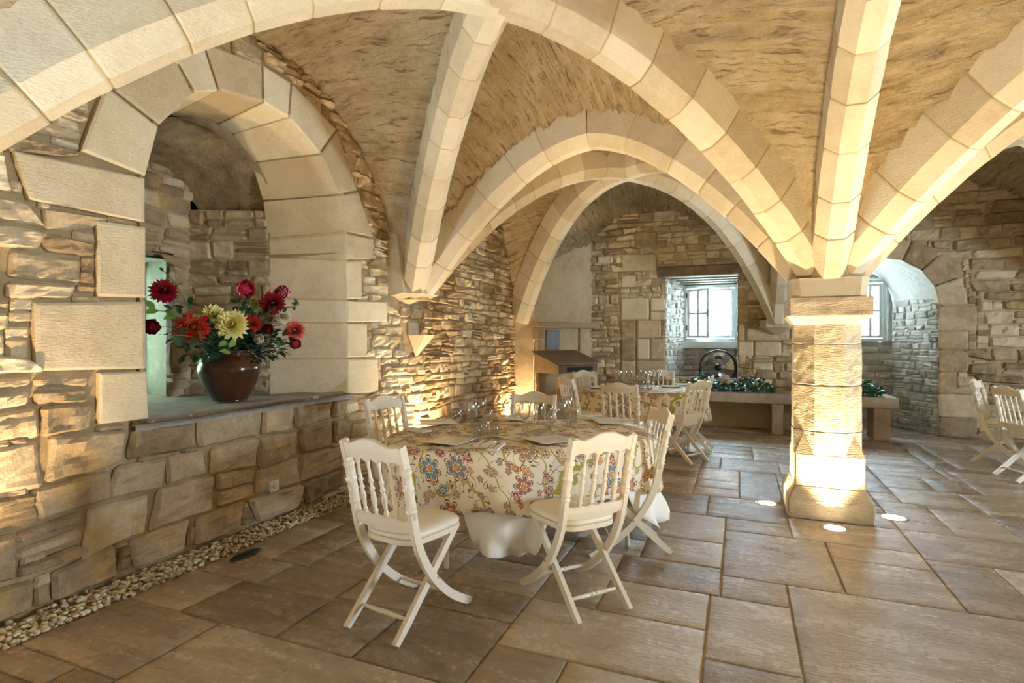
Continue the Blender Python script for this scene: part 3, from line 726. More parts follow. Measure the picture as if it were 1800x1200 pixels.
H['F_l'] = Half(K1, 3.38, L2, 1.88, 1.9, .22); H['F_r'] = Half(K1, 3.38, C1, 1.9, 1.9)
H['B_l'], H['B_r'] = tr(L2, C2, (-1.33, 5.2), off=(.22, .27))
H['C_l'] = Half(K2, 3.47, L2, 1.90, 2.1, .22); H['C_r'] = Half(K2, 3.47, C3, 1.64, 2.4, .12)
H['D_l'] = Half(K2, 3.47, L3, 1.64, 2.3, .05); H['D_r'] = Half(K2, 3.47, C2, 1.9, 2.1)
H['G_f'], H['G_n'] = tr(C2, C1, (.67, 3.05)); H['G_b0'], H['G_b1'] = tr(C2, C3, (.62, 7.4), 3.3, (1.88, 1.64), 1.8, (.27, .12))
H['J_l'] = Half(K3, 3.38, C2, 1.92, 1.9); H['J_r'] = Half(K3, 3.38, D1, 1.9, 1.9); H['J2_l'] = Half(K3, 3.38, C1, 1.9, 1.9); H['J2_r'] = Half(K3, 3.38, D2, 1.9, 1.9)
H['R_l'], H['R_r'] = tr(C2, D2, (2.7, 5.2))
H['M_l'] = Half(K4, 3.45, C2, 1.92, 2.0); H['M_r'] = Half(K4, 3.45, D3, 1.7, 2.2); H['M2_l'] = Half(K4, 3.45, C3, 1.66, 2.3, .12); H['M2_r'] = Half(K4, 3.45, D2, 1.9, 2.0)
H['Q_b0'], H['Q_b1'] = tr(D2, D3, (4.72, 7.4), 3.3, (1.88, 1.7)); H['Q_f'], H['Q_n'] = tr(D2, D1, (4.72, 3.05))
H['N_l'], H['N_r'] = tr(L1, C1, (-1.35, .93)); H['N2_l'], H['N2_r'] = tr(C1, D1, (2.7, .95))
ceil = struct(link('ceiling', mesh('ceiling', [], [], M_WEB)))

def web(ba, da, nu, nv, amp, sd, name='vault_web', mat=M_WEB):
    V = []; F = []
    for i in range(nu + 1):
        u = i / nu; P = ba.web(u); Q = da.web(u); Ln = np.linalg.norm(Q[:2] - P[:2])
        for j in range(nv + 1):
            v = j / nv; p = P * (1 - v) + Q * v; p[2] += .07 * math.sin(PI * v) * (1 - u)
            if amp:
                a = u * 3.2; b = v * Ln
                n = mnoise.fractal(Vector((a * 7 + sd, b * .9, sd)), .75, 2.1, 4) + .6 * abs(mnoise.noise(Vector((a * 17 + sd * 2, b * 1.7, 5)))) + .35 * mnoise.noise(Vector((a * 22, b * 12, sd)))
                st = (a * 9.5 + .6 * mnoise.noise(Vector((b * 1.1, a * 2, sd)))) ; fr_ = st - math.floor(st)
                lay = (fr_ if mnoise.noise(Vector((math.floor(st) * 5.3, b * 1.2, sd))) > -.1 else .5)
                fd = min(1, max(.0, (v * Ln) / .10)) * min(1, (1 - v) * Ln / .10)
                p[2] += fd * amp * (n * .7 - lay * .45 - .15 * mnoise.noise(Vector((math.floor(st) * 7.7, math.floor(b * 3) * 3.3, sd))))
            V.append(p)
    for i in range(nu):
        for j in range(nv): a = i * (nv + 1) + j; F.append((a, a + 1, a + nv + 2, a + nv + 1))
    me = mesh(name, V, F, mat, True); ul = me.uv_layers.new(name='UVMap'); idx = np.zeros(len(me.loops), dtype=np.int32); me.loops.foreach_get('vertex_index', idx)
    UVv = np.array([(i / nu * 3.2 + sd, j / nv * float(np.linalg.norm(da.web(i / nu)[:2] - ba.web(i / nu)[:2])) + sd) for i in range(nu + 1) for j in range(nv + 1)]); ul.data.foreach_set('uv', UVv[idx].ravel()); return link(name, me, ceil)
WL = lambda sup, y=3.03: WallArch((-3.43, y), 3.70, (-3.43, sup), 1.98, 2.65)
fine = []
# bay 1 (near left)
fine += [(H['B_l'], H['F_l']), (H['B_r'], H['A_r']), (WL(5.2), H['F_l']), (WL(.9), H['A_l']), (H['G_f'], H['A_r']), (H['G_n'], H['F_r']), (H['N_l'], H['A_l']), (H['N_r'], H['F_r'])]
# bay 2 (far left)
W2a = WallArch((-3.43, 6.8), 3.62, (-3.43, 5.2), 1.98, 2.65); W2b = WallArch((-3.43, 6.8), 3.62, (-3.43, 8.35), 1.75, 2.65)
BK1 = WallArch((-1.5, 9.86), 3.66, (-3.2, 9.86), 1.9, 2.2); BK2 = WallArch((-1.5, 9.86), 3.66, (.55, 9.86), 1.8, 2.2)
BKD = Half(K2, 3.47, (-3.2, 8.25), 1.64, 2.3, .05)
fine += [(H['B_l'], H['C_l']), (H['B_r'], H['D_r']), (W2a, H['C_l']), (W2b, H['D_l']), (BK1, BKD), (BK2, H['C_r']), (H['G_b0'], H['D_r']), (H['G_b1'], H['C_r'])]
# bay 3 (far right) and bay 4 (near right)
BK3 = WallArch((2.65, 9.86), 3.68, (.55, 9.86), 1.8, 2.4); BK4 = WallArch((2.65, 9.86), 3.68, (4.72, 9.86), 1.8, 2.4)
fine += [(H['G_b0'], H['M_l']), (H['G_b1'], H['M2_l']), (BK3, H['M2_l']), (BK4, H['M_r']), (H['R_l'], H['M_l']), (H['R_r'], H['M2_r']), (H['Q_b0'], H['M2_r']), (H['Q_b1'], H['M_r'])]
fine += [(H['G_f'], H['J_l']), (H['R_l'], H['J_l']), (H['R_r'], H['J2_r']), (H['G_n'], H['J2_l']), (H['Q_f'], H['J2_r']), (H['Q_n'], H['J_r']), (H['N2_l'], H['J2_l']), (H['N2_r'], H['J_r'])]
for k, (a, b) in enumerate(fine):
    big = k < 6 or k in (24, 25)
    web(a, b, 150 if big else 80, 70 if big else 36, .075, 3.7 * k)
# the bays behind and beyond, plain
def bay(S00, S10, S11, S01):
    K = tuple(np.mean([S00, S10, S11, S01], 0)); S = [S00, S10, S11, S01]
    for i in range(4):
        a = S[i]; b = S[(i + 1) % 4]; m_ = tuple(np.mean([a, b], 0))
        for e in (a, b): web(Half(m_, 3.25, e, 1.9, 1.7), Half(K, 3.38, e, 1.9, 1.9), 10, 4, 0, 1)
bay(A0, B0, C1, L1); bay(B0, D0, D1, C1); bay(D0, E0, E1, D1); bay(D1, E1, E2, D2); bay(D2, E2, E3, D3)

# ribs: each a run of cut blocks round a mortar core
SEC = [(-.055, 0), (.055, 0), (.135, .10), (.135, .40), (-.135, .40), (-.135, .10)]
trim_n = [0]
def rib(halves, seg=.36, k=1., sd=0):
    trim_n[0] += 1; nm = 'trim_%d' % trim_n[0]
    root = struct(link(nm, mesh(nm, [], [], M_RIB)))
    for h in halves:
        # arc length samples
        A = np.linspace(0, h.Lr, 121); P = np.array([h.pt(a) for a in A]); S = np.concatenate([[0], np.cumsum(np.linalg.norm(np.diff(P, axis=0), axis=1))])
        n = max(3, int(round(S[-1] / seg))); cuts = [0] + [S[-1] * (i + rnd.uniform(-.12, .12)) / n for i in range(1, n)] + [S[-1]]
        side = np.array([-h.d[1], h.d[0], 0])
        def ring_(s_, shrinkk=1., dz=0):
            a = np.interp(s_, S, A); p = h.pt(a); e = .01; t = h.pt(min(a + e, h.Lr + e)) - h.pt(max(a - e, 0)); t /= np.linalg.norm(t)
            up = np.array([0, 0, 1.]) - t * t[2]; up /= np.linalg.norm(up)
            return [p + side * (x * k * shrinkk) + up * (y * k * (1 if shrinkk == 1 else .97) + dz) for x, y in SEC]
        # core
        V = []; F = []; m_ = 30
        for i in range(m_ + 1): V += ring_(S[-1] * i / m_, .955, .006)
        for i in range(m_):
            for q in range(6): F.append((i * 6 + q, i * 6 + (q + 1) % 6, i * 6 + 6 + (q + 1) % 6, i * 6 + 6 + q))
        me = mesh('mortar_core', V, F, M_JOINT); tone_attr(me, .5); link('mortar_core', me, root)
        for b in range(n):
            s0 = cuts[b] + (.0055 if b else 0); s1 = cuts[b + 1] - .0055; V = []; F = []; ns = 4; jit = rnd.uniform(-.003, .003)
            ss = [s0, s0 + .012] + [s0 + (s1 - s0) * i / ns for i in range(1, ns)] + [s1 - .012, s1]
            for i, s_ in enumerate(ss):
                R = ring_(s_, 1, jit)
                if i in (0, len(ss) - 1): c = np.mean(R, 0); R = [c + (r - c) * .985 for r in R]
                V += [r + np.array(mnoise.noise_vector(Vector(r * 5))) * .004 for r in R]
            for i in range(len(ss) - 1):
                for q in range(6): F.append((i * 6 + q, i * 6 + (q + 1) % 6, i * 6 + 6 + (q + 1) % 6, i * 6 + 6 + q))
            F.append((5, 4, 3, 2, 1, 0)); z = (len(ss) - 1) * 6; F.append(tuple(z + q for q in range(6)))
            V = np.array(V); c = V.mean(0); me = mesh('voussoir', V - c, F, M_RIB); tone_attr(me, rnd.random()); link('voussoir', me, root, c)
    return root
for hs in [('A_l', 'A_r'), ('F_l', 'F_r'), ('B_l', 'B_r'), ('C_l', 'C_r'), ('D_l', 'D_r'), ('G_f', 'G_n'), ('G_b0', 'G_b1'), ('J_l', 'J_r'), ('J2_l', 'J2_r'), ('R_l', 'R_r'), ('M_l', 'M_r'), ('M2_l', 'M2_r')]:
    rib([H[x] for x in hs])

# springing stones: cores behind the rib feet
def core(x, y, z0, z1, r0, r1, n=8, flat=None, mat=M_WEB, name='springer'):
    V = []; F = []; m_ = 7
    for j in range(m_ + 1):
        t = j / m_; r = r0 + (r1 - r0) * t ** 1.6
        for k in range(n):
            a = 2 * PI * (k + .5) / n; xx = r * math.cos(a); yy = r * math.sin(a)
            if flat == 'L': xx = max(xx, -.1)
            if flat == 'B': yy = min(yy, .1)
            V.append((x + xx, y + yy, z0 + (z1 - z0) * t))
    for j in range(m_):
        for k in range(n): F.append((j * n + k, j * n + (k + 1) % n, (j + 1) * n + (k + 1) % n, (j + 1) * n + k))
    F.append(tuple(range(n))[::-1])
    me = mesh(name, V, F, mat); tone_attr(me, .6); return link(name, me, ceil)
core(.66, 5.2, 1.80, 2.75, .26, .62); core(-3.32, 5.2, 1.84, 2.75, .17, .5, flat='L'); core(.55, 9.66, 1.62, 2.5, .14, .45, flat='B')
core(.67, .45, 1.8, 2.75, .26, .62); core(4.72, .45, 1.8, 2.75, .26, .62); core(4.72, 5.2, 1.8, 2.75, .26, .62); core(4.72, 9.66, 1.62, 2.5, .2, .45, flat='B')
# wall corbels under the springing
cb = MB()
def prism(cx, cy, zt, zm, zb, wx, wd):
    """a faceted corbel on the left wall: cx = wall plane"""
    V = [(cx, cy - wx, zt), (cx + wd, cy - wx * .62, zt), (cx + wd, cy + wx * .62, zt), (cx, cy + wx, zt),
         (cx, cy - wx, zm), (cx + wd, cy - wx * .62, zm), (cx + wd, cy + wx * .62, zm), (cx, cy + wx, zm),
         (cx, cy - wx * .3, zb), (cx + .05, cy - wx * .15, zb), (cx + .05, cy + wx * .15, zb), (cx, cy + wx * .3, zb)]
    return V, [(0, 1, 5, 4), (1, 2, 6, 5), (2, 3, 7, 6), (4, 5, 9, 8), (5, 6, 10, 9), (6, 7, 11, 10), (8, 9, 10, 11), (0, 3, 2, 1)]
stub = [(XL - .02, 4.84, 1.86), (XL + .15, 4.90, 1.90), (XL + .15, 5.0, 1.90), (XL - .02, 5.06, 1.86), (XL - .02, 4.80, 2.55), (XL + .11, 4.84, 2.5), (XL + .11, 4.95, 2.5), (XL - .02, 5.0, 2.55)]
struct(MB().add(*prism(XL, 5.2, 2.02, 1.90, 1.80, .30, .30)).add(stub, [(0, 3, 2, 1), (4, 5, 6, 7), (0, 1, 5, 4), (1, 2, 6, 5), (2, 3, 7, 6), (3, 0, 4, 7)]).obj('trim_13', M_RIB))
MB_ = MB(); V, F = prism(0, 0, 1.72, 1.60, 1.48, .26, .26); c_ = math.cos(-PI / 2)
struct(MB_.add([(.55 + v[1], 9.8 - v[0], v[2]) for v in V], F).obj('trim_14', M_RIB))
# the little lit bracket below the corbel
yb0 = on_x(729, 588, XL)[0]; hb = .16
V = [(XL + .02, yb0 - hb, 1.46), (XL + .20, yb0 - hb * .7, 1.46), (XL + .20, yb0 + hb * .7, 1.46), (XL + .02, yb0 + hb, 1.46), (XL + .02, yb0 - .02, 1.22), (XL + .02, yb0 + .02, 1.22)]
brk = MB().add(V, [(0, 1, 2, 3), (0, 4, 1), (1, 4, 5, 2), (2, 5, 3)])
brk.box((XL, yb0 - hb, 1.455), (XL + .02, yb0 + hb * .3, 1.6))
setp(brk.obj('stone_bracket', M_RIB), 'small smooth inverted-pyramid stone bracket in rubble wall below the vault corbel', 'bracket')

# ================================================================== COLUMN
colm = empty('stone_column', (.655, 5.2, 0), 0, 'floodlit chamfered limestone column carrying the vault ribs', 'column')
def octa(w, c): return [(-w, -w + c), (-w + c, -w), (w - c, -w), (w, -w + c), (w, w - c), (w - c, w), (-w + c, w), (-w, w - c)]
def shaft(z0, z1, w0, c0, w1, c1, name, mat=M_SHAFT, nv=8, rough=.004, sub=5):
    V = []; F = []; S0 = octa(w0, c0); S1 = octa(w1, c1)
    def ringp(S, z, k):
        out = []
        for i in range(8):
            a = S[i]; b = S[(i + 1) % 8]
            for q in range(sub): t = q / sub; out.append((a[0] + (b[0] - a[0]) * t, a[1] + (b[1] - a[1]) * t, z))
        return out
    zs = [0, .02] + [i / nv for i in range(1, nv)] + [.98, 1]
    for i, t in enumerate(zs):
        S = [(S0[k][0] * (1 - t) + S1[k][0] * t, S0[k][1] * (1 - t) + S1[k][1] * t) for k in range(8)]
        R = ringp(S, z0 + (z1 - z0) * t, i); sh = .985 if i in (0, len(zs) - 1) else 1
        for p in R:
            n = mnoise.fractal(Vector((p[0] * 12 + z0 * 9, p[1] * 12, p[2] * 14)), .7, 2, 3) * rough; r = math.hypot(p[0], p[1])
            V.append((p[0] * sh * (1 + n / r), p[1] * sh * (1 + n / r), p[2]))
    m_ = 8 * sub
    for j in range(len(zs) - 1):
        for k in range(m_): F.append((j * m_ + k, j * m_ + (k + 1) % m_, (j + 1) * m_ + (k + 1) % m_, (j + 1) * m_ + k))
    F.append(tuple(range(m_))[::-1]); F.append(tuple((len(zs) - 1) * m_ + k for k in range(m_)))
    me = mesh(name, V, F, mat); tone_attr(me, rnd.uniform(.35, .65)); return link(name, me, colm)
shaft(0, .15, .30, .012, .30, .012, 'base_plinth', nv=3)
shaft(.15, .245, .298, .012, .247, .012, 'base_chamfer', nv=3)
shaft(.25, .50, .247, .010, .244, .010, 'shaft_block', nv=4)
shaft(.50, .68, .243, .135, .242, .135, 'shaft_block', nv=6, rough=.003)
shaft(.684, 1.045, .242, .135, .24, .135, 'shaft_block'); shaft(1.05, 1.375, .24, .135, .24, .135, 'shaft_block'); shaft(1.38, 1.53, .24, .135, .24, .135, 'shaft_block', nv=4)
for sx in (-1, 1):
    for sy in (-1, 1):
        w_, c_ = .2435, .135; mcn = w_ - c_ / 2 - .004
        V = [(sx * w_, sy * w_, .50), (sx * w_, sy * (w_ - c_), .50), (sx * (w_ - c_), sy * w_, .50), (sx * mcn, sy * mcn, .675), (sx * (w_ - c_) * .8, sy * (w_ - c_) * .8, .50)]
        me = mesh('corner_stop', V, [(0, 1, 3), (0, 3, 2), (1, 4, 3), (4, 2, 3), (0, 2, 4, 1)], M_SHAFT); tone_attr(me, .4); link('corner_stop', me, colm)
shaft(1.53, 1.60, .243, .10, .288, .02, 'capital_moulding', mat=M_RIB, nv=4, rough=.001)
shaft(1.60, 1.745, .29, .012, .29, .012, 'abacus', nv=4, rough=.006)
shaft(1.75, 1.90, .262, .06, .275, .06, 'neck_block', mat=M_RIB, nv=4, rough=.002)

# ================================================================== FLOOR
KN = [(-3.1, 1.5, -2.42, 2.0), (-2.42, 1.4, -1.07, 2.0), (-3.1, 2.0, -2.7, 2.38), (-2.7, 2.0, -2.04, 2.38), (-2.04, 2.0, -1.6, 2.45), (-1.6, 2.0, -1.07, 2.53), (-3.1, 2.38, -2.6, 2.72), (-2.6, 2.38, -2.04, 2.72),
      (-2.04, 2.45, -1.6, 2.72), (-3.1, 2.72, -2.82, 3.45), (-2.82, 2.72, -2.5, 3.45), (-2.5, 2.72, -1.8, 3.2), (-1.6, 2.53, -1.07, 2.87), (-1.07, 1.9, -.7, 2.37), (-.7, 1.75, -.15, 2.37), (-1.07, 2.37, -.15, 2.87),
      (-1.07, 2.87, -.69, 3.3), (-.69, 2.87, -.15, 3.27), (-.15, 2.62, .26, 3.27), (-.15, 1.9, .26, 2.62), (-.08, 3.27, .27, 3.54), (.27, 2.3, 1.33, 3.54), (-.69, 3.27, -.08, 3.65), (-.08, 3.54, .57, 4.38), (.57, 3.54, 1.08, 4.10),
      (.57, 4.10, 1.08, 4.38), (-.62, 3.65, -.08, 4.08), (-.62, 4.08, -.08, 4.68), (-.08, 4.38, .37, 4.68), (.37, 4.38, 1.08, 4.9), (1.08, 3.57, 1.46, 4.3), (1.46, 3.57, 2.3, 4.3), (1.08, 4.3, 2.4, 4.9), (1.33, 2.5, 2.2, 3.57),
      (-.25, 4.68, .37, 5.28), (-.9, 4.68, -.25, 5.28), (.37, 4.9, 1.08, 5.3), (1.08, 4.9, 1.46, 5.68), (1.46, 4.9, 1.85, 5.6), (-.42, 5.28, 0, 5.58), (-.42, 5.58, 0, 5.92), (-.42, 5.92, 0, 6.42), (0, 5.28, .36, 6.42), (.36, 5.3, 1.08, 5.9),
      (-.22, 6.45, .41, 7.05), (.14, 7.05, 1.28, 7.5), (1.28, 5.68, 1.85, 6.24), (.41, 6.45, 1.28, 7.05), (1.28, 6.24, 1.72, 6.8), (1.72, 6.24, 2.04, 6.8), (1.85, 5.6, 2.8, 6.24), (1.28, 6.8, 1.95, 7.42), (1.95, 7.42, 2.18, 9.03), (.8, 7.93, 1.95, 9.03), (-.6, 7.9, .8, 9.1)]
G = .05; FX0, FX1, FY0, FY1 = -3.1, 6.4, -.2, 9.9
nxg = int(round((FX1 - FX0) / G)); nyg = int(round((FY1 - FY0) / G)); occ = np.zeros((nxg, nyg), bool); slabs = []
def gi(v, o_): return int(round((v - o_) / G))
for r in KN:
    a, b, c, d = gi(r[0], FX0), gi(r[1], FY0), gi(r[2], FX0), gi(r[3], FY0)
    if c - a < 3 or d - b < 3: continue
    sub = occ[a:c, b:d]
    if sub.any():  # trim overlaps
        while c - a > 3 and occ[a, b:d].mean() > .5: a += 1
        while c - a > 3 and occ[c - 1, b:d].mean() > .5: c -= 1
        while d - b > 3 and occ[a:c, b].mean() > .5: b += 1
        while d - b > 3 and occ[a:c, d - 1].mean() > .5: d -= 1
        if occ[a:c, b:d].any(): continue
    occ[a:c, b:d] = True; slabs.append((a, b, c, d))
for j in range(nyg):
    for i in range(nxg):
        if occ[i, j]: continue
        wmax = rnd.randint(9, 20); hmax = rnd.choice([6, 7, 8, 10, 12]); e = i
        while e < nxg and e - i < wmax and not occ[e, j]: e += 1
        if e < nxg and not occ[e, j] :
            k = e
            while k < nxg and not occ[k, j] and k - e < 4: k += 1
            if k - e < 4: e = k
        f = j + 1
        while f < nyg and f - j < hmax and not occ[i:e, f].any(): f += 1
        occ[i:e, j:f] = True; slabs.append((i, j, e, f))
floor = struct(link('floor', mesh('floor', [(-3.5, -.3, -.012), (8.8, -.3, -.012), (8.8, 11, -.012), (-3.5, 11, -.012)], [(0, 1, 2, 3)], M_JOINT)))
ms = []
for (a, b, c, d) in slabs:
    x0, y0, x1, y1 = FX0 + a * G, FY0 + b * G, FX0 + c * G, FY0 + d * G
    g = .0045; cx, cy = (x0 + x1) / 2, (y0 + y1) / 2; P = [px((x, y, 0)) for x, y in ((x0, y0), (x1, y0), (x1, y1), (x0, y1))]
    vis = any(p is not None and -80 < p[0] < 1880 and p[1] < 1350 for p in P)
    if not vis: ms.append((x0, y0, x1, y1)); continue
    nx_, ny_ = max(2, int((x1 - x0) / .09)), max(2, int((y1 - y0) / .09)); V = []; F = []
    us = [0, .012] + [(x1 - x0) * i / nx_ for i in range(1, nx_)] + [x1 - x0 - .012, x1 - x0]; vs = [0, .012] + [(y1 - y0) * i / ny_ for i in range(1, ny_)] + [y1 - y0 - .012, y1 - y0]
    tx, ty = rnd.uniform(-.002, .002), rnd.uniform(-.002, .002); W_ = len(us)
    for jj, v in enumerate(vs):
        for ii, u in enumerate(us):
            e = ii in (0, W_ - 1) or jj in (0, len(vs) - 1); X, Yy = x0 + u, y0 + v
            X = min(max(X, x0 + g), x1 - g); Yy = min(max(Yy, y0 + g), y1 - g)
            z = .0025 * mnoise.noise(Vector((X * 5, Yy * 5, a))) + tx * (u / (x1 - x0) - .5) + ty * (v / (y1 - y0) - .5) - (.004 if e else 0)
            if e: X += .003 * mnoise.noise(Vector((X * 9, Yy * 9, 0))); Yy += .003 * mnoise.noise(Vector((X * 9, Yy * 9, 7)))
            V.append((X - cx, Yy - cy, z))
    for jj in range(len(vs) - 1):
        for ii in range(W_ - 1): q = jj * W_ + ii; F.append((q, q + 1, q + W_ + 1, q + W_))
    ringi = list(range(W_)) + [j_ * W_ + W_ - 1 for j_ in range(1, len(vs))] + [(len(vs) - 1) * W_ + i_ for i_ in range(W_ - 2, -1, -1)] + [j_ * W_ for j_ in range(len(vs) - 2, 0, -1)]
    n0 = len(V)
    for k in ringi: V.append((V[k][0], V[k][1], -.03))
    for k in range(len(ringi)): k2 = (k + 1) % len(ringi); F.append((ringi[k], n0 + k, n0 + k2, ringi[k2]))
    me = mesh('paving_slab', V, F, M_FLOOR, True); tone_attr(me, rnd.random()); link('paving_slab', me, floor, (cx, cy, 0))
V = []; F = []
for (x0, y0, x1, y1) in ms + [(6.4, -.2, 8.8, 11), (-3.1, -3.4, 8.8, -.2)]:
    n = len(V); V += [(x0, y0, -.001), (x1, y0, -.001), (x1, y1, -.001), (x0, y1, -.001)]; F.append((n, n + 1, n + 2, n + 3))
me = mesh('outer_paving', V, F, M_FLOOR); tone_attr(me, .5); link('outer_paving', me, floor)
for (x0, x1, y0, y1) in [(1.0, 2.75, 9.75, 10.75)]:
    me = mesh('outer_paving', [(x0, y0, .0), (x1, y0, .0), (x1, y1, .0), (x0, y1, .0)], [(0, 1, 2, 3)], M_FLOOR); tone_attr(me, .6); link('outer_paving', me, floor)
# gravel drain along the left wall
bm = bmesh.new(); bmesh.ops.create_icosphere(bm, subdivisions=1, radius=1); IV = np.array([v.co[:] for v in bm.verts]); IF = [[v.index for v in f.verts] for f in bm.faces]; bm.free()
V = []; F = []; T = []
for i in range(4200):
    y = 1.0 + 7.3 * rnd.random() ** 1.5; x = rnd.uniform(-3.36, -3.115); z = rnd.uniform(-.012, .014)
    r = rnd.uniform(.008, .017); ang = rnd.uniform(0, PI); s_ = np.array([r * rnd.uniform(.9, 1.5), r * rnd.uniform(.7, 1.1), r * rnd.uniform(.5, .9)])
    Q = IV * s_ * (1 + np.array([rnd.uniform(-.18, .18) for _ in range(12)])[:, None]); ca, sa = math.cos(ang), math.sin(ang)
    Q = np.stack([Q[:, 0] * ca - Q[:, 1] * sa + x, Q[:, 0] * sa + Q[:, 1] * ca + y, Q[:, 2] + z], 1); n = len(V)
    V += [tuple(q) for q in Q]; F += [tuple(a + n for a in f) for f in IF]; T += [rnd.random()] * 12
me = mesh('gravel', V, F, M_GRAVEL, True); tone_attr(me, T)
setp(link('gravel', me), 'strip of pale gravel pebbles between the paving and left rubble wall', 'gravel', kind='stuff')
me = mesh('gravel_bed', [(-3.5, .4, -.01), (-3.1, .4, -.01), (-3.1, 8.4, -.01), (-3.5, 8.4, -.01)], [(0, 1, 2, 3)], M_MORTAR); tone_attr(me, .1); struct(link('trim_15', me))

# unseen enclosure: near wall and right wall with their windows
M_OUT = stone_mat('plain_rubble', (.30, .22, .14), (.52, .42, .30), (.66, .56, .42), .5)
def wallq(name, quads):
    V = []; F = []
    for q in quads: n = len(V); V += q; F.append((n, n + 1, n + 2, n + 3))
    me = mesh(name, V, F, M_OUT); tone_attr(me, .5); return struct(link(name, me))
def holed(f, a0, a1, z1, h0, h1, hz0, hz1):
    R = [(a0, h0, 0, z1), (h1, a1, 0, z1), (h0, h1, 0, hz0), (h0, h1, hz1, z1)]
    return [[f(p, z0), f(q, z0), f(q, zz1), f(p, zz1)] for p, q, z0, zz1 in R]
wallq('wall_right', holed(lambda a, z: (8.75, a, z), -3.4, 9.9, 4.4, 3.35, 4.65, .8, 2.6))
wallq('wall_front', [[(-3.5, -3.35, 0), (8.8, -3.35, 0), (8.8, -3.35, 4.4), (-3.5, -3.35, 4.4)]])
wallq('wall_left_near', [[(-3.42, -3.4, 0), (-3.42, .62, 0), (-3.42, .62, 4.4), (-3.42, -3.4, 4.4)]])
for x, y in ((.67, .45), (4.72, .45), (4.72, 5.2)):
    c = copy_tree(colm); c.location = (x, y, 0); trim_n[0] += 1; c.name = 'trim_%d' % (trim_n[0] + 10); c['kind'] = 'structure'
    for k_ in ('label', 'category'): del c[k_]
# unseen shells added behind the faces and above the vault to stop light leaks
def shell(name, quads):
    V = []; F = []
    for q in quads: n = len(V); V += q; F.append((n, n + 1, n + 2, n + 3))
    me = mesh(name, V, F, M_MORTAR); tone_attr(me, .3); return struct(link(name, me))
def bx(x0, x1, y0, y1, z0, z1):
    P = lambda a, b, c: (x0 if a == 0 else x1, y0 if b == 0 else y1, z0 if c == 0 else z1)
    return [[P(0,0,0),P(1,0,0),P(1,1,0),P(0,1,0)],[P(0,0,1),P(1,0,1),P(1,1,1),P(0,1,1)],[P(0,0,0),P(1,0,0),P(1,0,1),P(0,0,1)],[P(0,1,0),P(1,1,0),P(1,1,1),P(0,1,1)],[P(0,0,0),P(0,1,0),P(0,1,1),P(0,0,1)],[P(1,0,0),P(1,1,0),P(1,1,1),P(1,0,1)]]
q = []
q += bx(-4.98, -3.43, NY1 + .38, 4.9, 0, 3.7) + bx(-4.98, -3.43, 1.6, NY0 - .06, 0, 3.7) + bx(-4.98, -3.43, NY0 - .1, NY1 + .4, 0, .85) + bx(-4.98, -3.43, NY0 - .1, NY1 + .4, 3.36, 3.7)
q += bx(-4.98, -4.53, NY0 - .1, 4.6, 2.11, 3.5) + bx(-4.98, -4.53, 3.35, 4.6, .8, 3.5) + bx(-4.98, -4.53, 2.0, 2.44, .8, 3.5)
q += [[(-3.43, a, z) for a, z in ((NY1 + .1, 0), (NY1 + .42, 0), (NY1 + .42, 3.7), (NY1 + .1, 3.7))]]
q += bx(-4.6, -1.5, 9.95, 10.8, 0, 4.3) + bx(.1, 1.17, 9.83, 10.8, 0, 4.3) + bx(2.72, 9, 9.83, 10.8, 0, 4.3) + bx(-4.6, 9, 9.95, 10.8, 2.95, 4.3) + bx(-1.6, .2, 10.47, 10.7, 2.5, 3)
q += bx(-1.6, .2, 9.95, 10.6, 2.6, 3)
shell('light_block_walls', q)  # unseen boxes added to keep sky light out of the wall gaps
shell('light_block_roof', [[(-5, -3.5, 4.42), (9, -3.5, 4.42), (9, 10.8, 4.42), (-5, 10.8, 4.42)], [(-3.5, -3.5, 3.6), (-3.5, 10, 3.6), (-3.5, 10, 4.42), (-3.5, -3.5, 4.42)]])  # unseen planes added to keep sky light out of the vault gaps
# recessed ground lights
for k, (x, y, pw, sz, tg) in enumerate(UPLIGHTS):
    spot('ground_spot', (x, y, .02), pw, sz, .8, tg, .035)
lab = {0: 'round recessed ground light in front of the lit column base', 1: 'round recessed ground light at the table side of the lit column base', 2: 'round recessed ground light on the right-hand side of the column base', 5: 'ground light on the floor below the vault corbel behind the near table'}
for k, (x, y, pw, sz, tg) in enumerate(UPLIGHTS):
    if k in lab: r = empty('ground_light', (x, y, 0), 0, lab[k], 'light', 'recessed ground lights')
    else:
        trim_n[0] += 1; nm = 'trim_%d' % (trim_n[0] + 10); r = struct(link(nm, mesh(nm, [], [], M_STEEL), None, (x, y, 0)))
    MB().lathe([(.070, .003), (.088, .0045), (.094, .003), (.094, -.01)], 28).obj('trim_ring', M_STEEL, r)
    MB().lathe([(.0, .0035), (.070, .0035)], 24).obj('lens', M_LENS, r)
# ================================================================== CHAIRS
def clampz(mb):
    mb.V = [(v[0], v[1], max(v[2], 0)) for v in mb.V]; return mb
def smooth_pts(P, n):
    """Catmull-Rom through (y, z) points"""
    P = [np.array(p, float) for p in P]; P = [2 * P[0] - P[1]] + P + [2 * P[-1] - P[-2]]; out = []
    for i in range(1, len(P) - 2):
        for k in range(n):
            t = k / n; a, b, c, d = P[i - 1:i + 3]
            out.append(.5 * ((2 * b) + (-a + c) * t + (2 * a - 5 * b + 4 * c - d) * t * t + (-a + 3 * b - 3 * c + d) * t ** 3))
    out.append(P[-2]); return out
BACK = [(-.275, .925), (-.24, .80), (-.21, .66), (-.187, .54), (-.16, .44), (-.105, .33), (-.015, .21), (.11, .10), (.265, .005)]
BZ = sorted((z, y) for y, z in BACK)
def back_y(z): return float(np.interp(z, [b[0] for b in BZ], [b[1] for b in BZ]))
